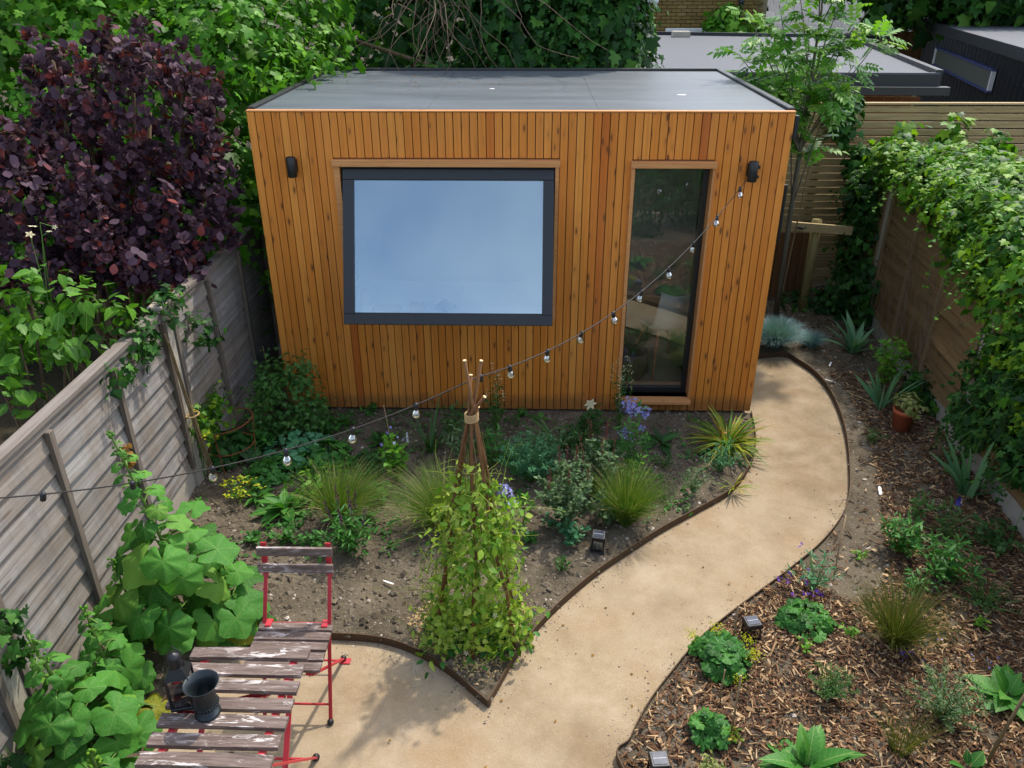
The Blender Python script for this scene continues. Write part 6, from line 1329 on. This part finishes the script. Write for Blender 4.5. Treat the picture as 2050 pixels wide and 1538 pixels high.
bushy((2.496, -2.302, -0.000), .07, .12, 60, .05, 'green', 'small leafy plant left of the loose narrow-leaved one', ns=7, T=TNAR)
t, ps = bushy((1.865, -2.293, -0.000), .11, .2, 90, .045, 'glauc', 'violet-flowered verbena by the edging and leaning cane', ns=9, T=TNAR, name='verbena'); V0 = np.array((1.865, -2.293, -0.000))
for q_ in ((1.875, -1.965, 0.100), (1.855, -2.210, 0.100), (1.655, -2.242, 0.060), (1.709, -2.260, 0.060), (1.730, -2.227, 0.080), (1.797, -2.272, 0.080), (1.815, -2.285, 0.060), (1.711, -2.374, 0.050), (1.787, -2.364, 0.050), (1.819, -2.392, 0.060), (1.879, -2.382, 0.060), (1.855, -2.384, 0.070)): head(t, np.array(q_) - V0, .02, 5, .02, 'violet')
mound((1.732, -2.574, 0.000), .12, .09, 40, .06, 'green', 'small lobed clump below the violet flowers', TLOBE, parts=40)
t = grass((2.193, -2.721, 0.000), .34, .28, 420, 'brownish sedge tuft in the middle of the mulch bed', 'carex', .0045, name='sedge_tuft', droop=.5)
t = mound((1.167, -2.874, 0.000), .12, .1, 60, .075, 'green', "lady's mantle with yellow-green froth between two canes", TLOBE, parts=60, name='ladys_mantle')
for c in ((-.15, .07, .13), (.15, .05, .12), (.16, -.04, .09), (.06, -.17, .06), (-.02, .08, .17), (.19, .0, .07)):
    q_ = np.array(c) + rng.normal(0, .022, (70, 3)) * [1, 1, .6]; leaves(t, TSM, q_, rdir(70) + [0, 0, .8], rdir(70), .012, M['acid'], 0, name='flower_froth')
mound((1.014, -3.355, 0.000), .075, .09, 30, .06, 'green', 'small geranium clump at the bottom of the mulch', TGER, parts=30)
bushy((1.112, -3.388, -0.000), .05, .05, 40, .025, 'lilyleaf', 'yellowish seedling beside the small geranium', ns=6, T=TOV)
bushy((0.977, -3.569, 0.000), .05, .06, 60, .02, 'sage', 'pale thyme tuft at the bottom edge', ns=7, T=TOV)
bushy((1.709, -3.095, 0.000), .1, .11, 420, .022, 'strap', 'thyme-like mound of tiny leaves in the mulch', ns=26, T=TNAR)
bushy((2.231, -3.237, 0.000), .15, .2, 620, .026, 'greygreen', 'grey-green twiggy bush in the lower right mulch', ns=26, T=TNAR)
bushy((2.851, -2.403, 0.000), .14, .12, 260, .026, 'deep', 'dark low bush at the right edge of the mulch', ns=16, T=TNAR)
rosette((1.438, -3.559, 0.000), 24, .24, 'large foxglove rosette at the bottom of the mulch bed', rise=.75)
rosette((2.631, -3.101, 0.000), 16, .2, 'broad dark-leaved plant at the lower right edge', T_oval(.55, 6, .15, .3), 'green_p', 'broad_leaf_plant', rise=.7)
rosette((2.213, -3.542, 0.000), 7, .12, 'pair of broad seedling leaves in the bottom right corner', T_oval(.6, 5, .12, .2), 'green_p', 'seedling', rise=.9)
for p_, n0, lab in (((2.218, -2.833, -0.000), 14, 'tiny violet flowers beside the sedge'), ((2.390, -2.736, 0.000), 10, 'tiny violet flowers right of the sedge'), ((2.646, -2.860, 0.000), 10, 'tiny lilac flowers by the tall cane')):
    t = thing('creeping_flowers', lab, 'flowers', p_, 0, 'creeping violet flowers'); q_ = rng.normal(0, .045, (n0, 3)) * [1, .6, 0] + [0, 0, .035]; florets(t, q_, .016, 'violet' if n0 > 10 else 'phlox', parts=n0); stems(t, [[(x_[0], x_[1], 0), tuple(x_)] for x_ in q_], .001, .001, M['stemgreen'])
grass((1.929, -3.451, 0.000), .26, .14, 70, 'thin pale grass near the bottom right corner', 'carex', .004, name='thin_grass', droop=.3)
for p_, lab in (((1.668, -2.771, 0.000), 'small yellowing leaf tuft below the violet flowers'), ((2.745, -2.572, 0.000), 'small weed under the dark low bush'), ((1.963, -2.649, 0.000), 'little weed left of the sedge'), ((2.261, -1.976, 0.000), 'little weed on the bare soil strip')):
    bushy(p_, .04, .04, 18, .03, 'lime', lab, ns=4, T=TOV, name='weed', cat='weed')
for p_, lab in (((-2.294, -3.641, 0.000), 'leafy weed at the foot of the fence in the corner'),): mound(p_, .14, .16, 30, .09, 'deep', lab, TOV, parts=30)

for x_, y_, lab in ((1.7, -5.0, 'clipped evergreen shrub nearest the path end, reflected in the glazed door'), (2.6, -5.3, 'second evergreen shrub by the right fence, reflected in the glazed door')):
    t = thing('evergreen_shrub', lab, 'shrub', (x_, y_, 0)); p, n_, t_ = clumped([((0, 0, .5), (.5, .4, .5)), ((.2, -.1, .75), (.35, .3, .35))], 1300, 6, .06, .3); leaves(t, TSM, p, n_, t_, .07, M['deep'], 0); stems(t, [[(0, 0, 0), (.02, 0, .5)]], .02, .01, M['bark'], 'trunk')

t = thing('fallen_leaves', 'few small fallen leaves lying on the path', 'leaves', (.6, -2.2, -.035)); q = np.column_stack([rng.uniform(-1.3, 2.0, 400), rng.uniform(-2.0, 2.4, 400)]); w_ = q + [.6, -2.2]; q = q[~inside(polyL, w_) & ~inside(polyR, w_) & (w_[:, 0] > -1.5) & (w_[:, 0] < 2.7)][:32]
leaves(t, TSM, np.column_stack([q, np.zeros(len(q))]), np.array([0, 0, 1.0]) + rng.normal(0, .2, (len(q), 3)), rdir(len(q)) * [1, 1, .05], .022, M['deadleaf'], len(q))

gq = scatter_pts(polyL, 1500); gq = gq[(gq[:, 1] > -2.1) & (gq[:, 1] < -.08) & (vnoise(gq[:, 0], gq[:, 1], 3.3, 4) > -.15) & (gq[:, 0] > -2.3)][:330]; gz = bedz(polyL)(gq); gk = np.repeat(np.arange(len(gq)), 9); gn = len(gk)
gc = thing('groundcover_seedlings', 'self-sown seedlings and low groundcover dotted over the planted bed', 'groundcover', (0, 0, 0)); gc['kind'] = 'stuff'
leaves(gc, TSM, np.column_stack([gq[gk] + rng.normal(0, .03, (gn, 2)), gz[gk] + rng.uniform(.005, .045, gn)]), np.array([0, 0, 1.0]) + rng.normal(0, .4, (gn, 3)), rdir(gn), .034 * rng.uniform(.5, 1.3, gn), M['green'], 0)
vs_ = thing('bare_climber', 'dry brown climber stems traced over the right fence panels', 'climber', (3.48, .3, 0)); pth = []
for k in range(34):
    y_ = rng.uniform(-.55, 1.4); p_ = np.array([(y_ + .6) * .078 - .005, y_, .1 + rng.uniform(0, .4)]); pp = []
    for i in range(9): pp.append(tuple(p_)); dy_ = rng.normal(0, .05); p_ = p_ + [dy_ * .078, dy_, rng.uniform(.06, .15)]
    pth.append(pp)
stems(vs_, pth, .0035, .002, M['twig'], 'stems', 4)

rl_ = thing('roof_litter', 'scraps of leaf and twig lying on the flat roof', 'leaves', (-.6, 1.7, 2.507)); q = rng.normal(0, 1, (60, 2)) * [.7, .4]; q = q[(np.abs(q[:, 0] + -.6) < 1.8) & (q[:, 1] < .8) & (q[:, 1] > -1.4)]; leaves(rl_, TSM, np.column_stack([q, np.zeros(len(q))]), np.array([0, 0, 1.0]) + rng.normal(0, .15, (len(q), 3)), rdir(len(q)) * [1, 1, .05], .03, M['deadleaf'], len(q))
for p_, s_, lab in (((1.334, 0.868, 2.506), .03, 'white bird dropping on the right of the roof'), ((-0.254, 1.225, 2.506), .018, 'tiny white speck of dropping on the middle of the roof')):
    o = MB().lathe([(0.0005, .004), (s_ * .6, .003), (s_, 0)], 9).build('bird_dropping', M['white'], None, True, p_); o.scale = (1.4, .8, 1); tag(o, lab, 'dropping')
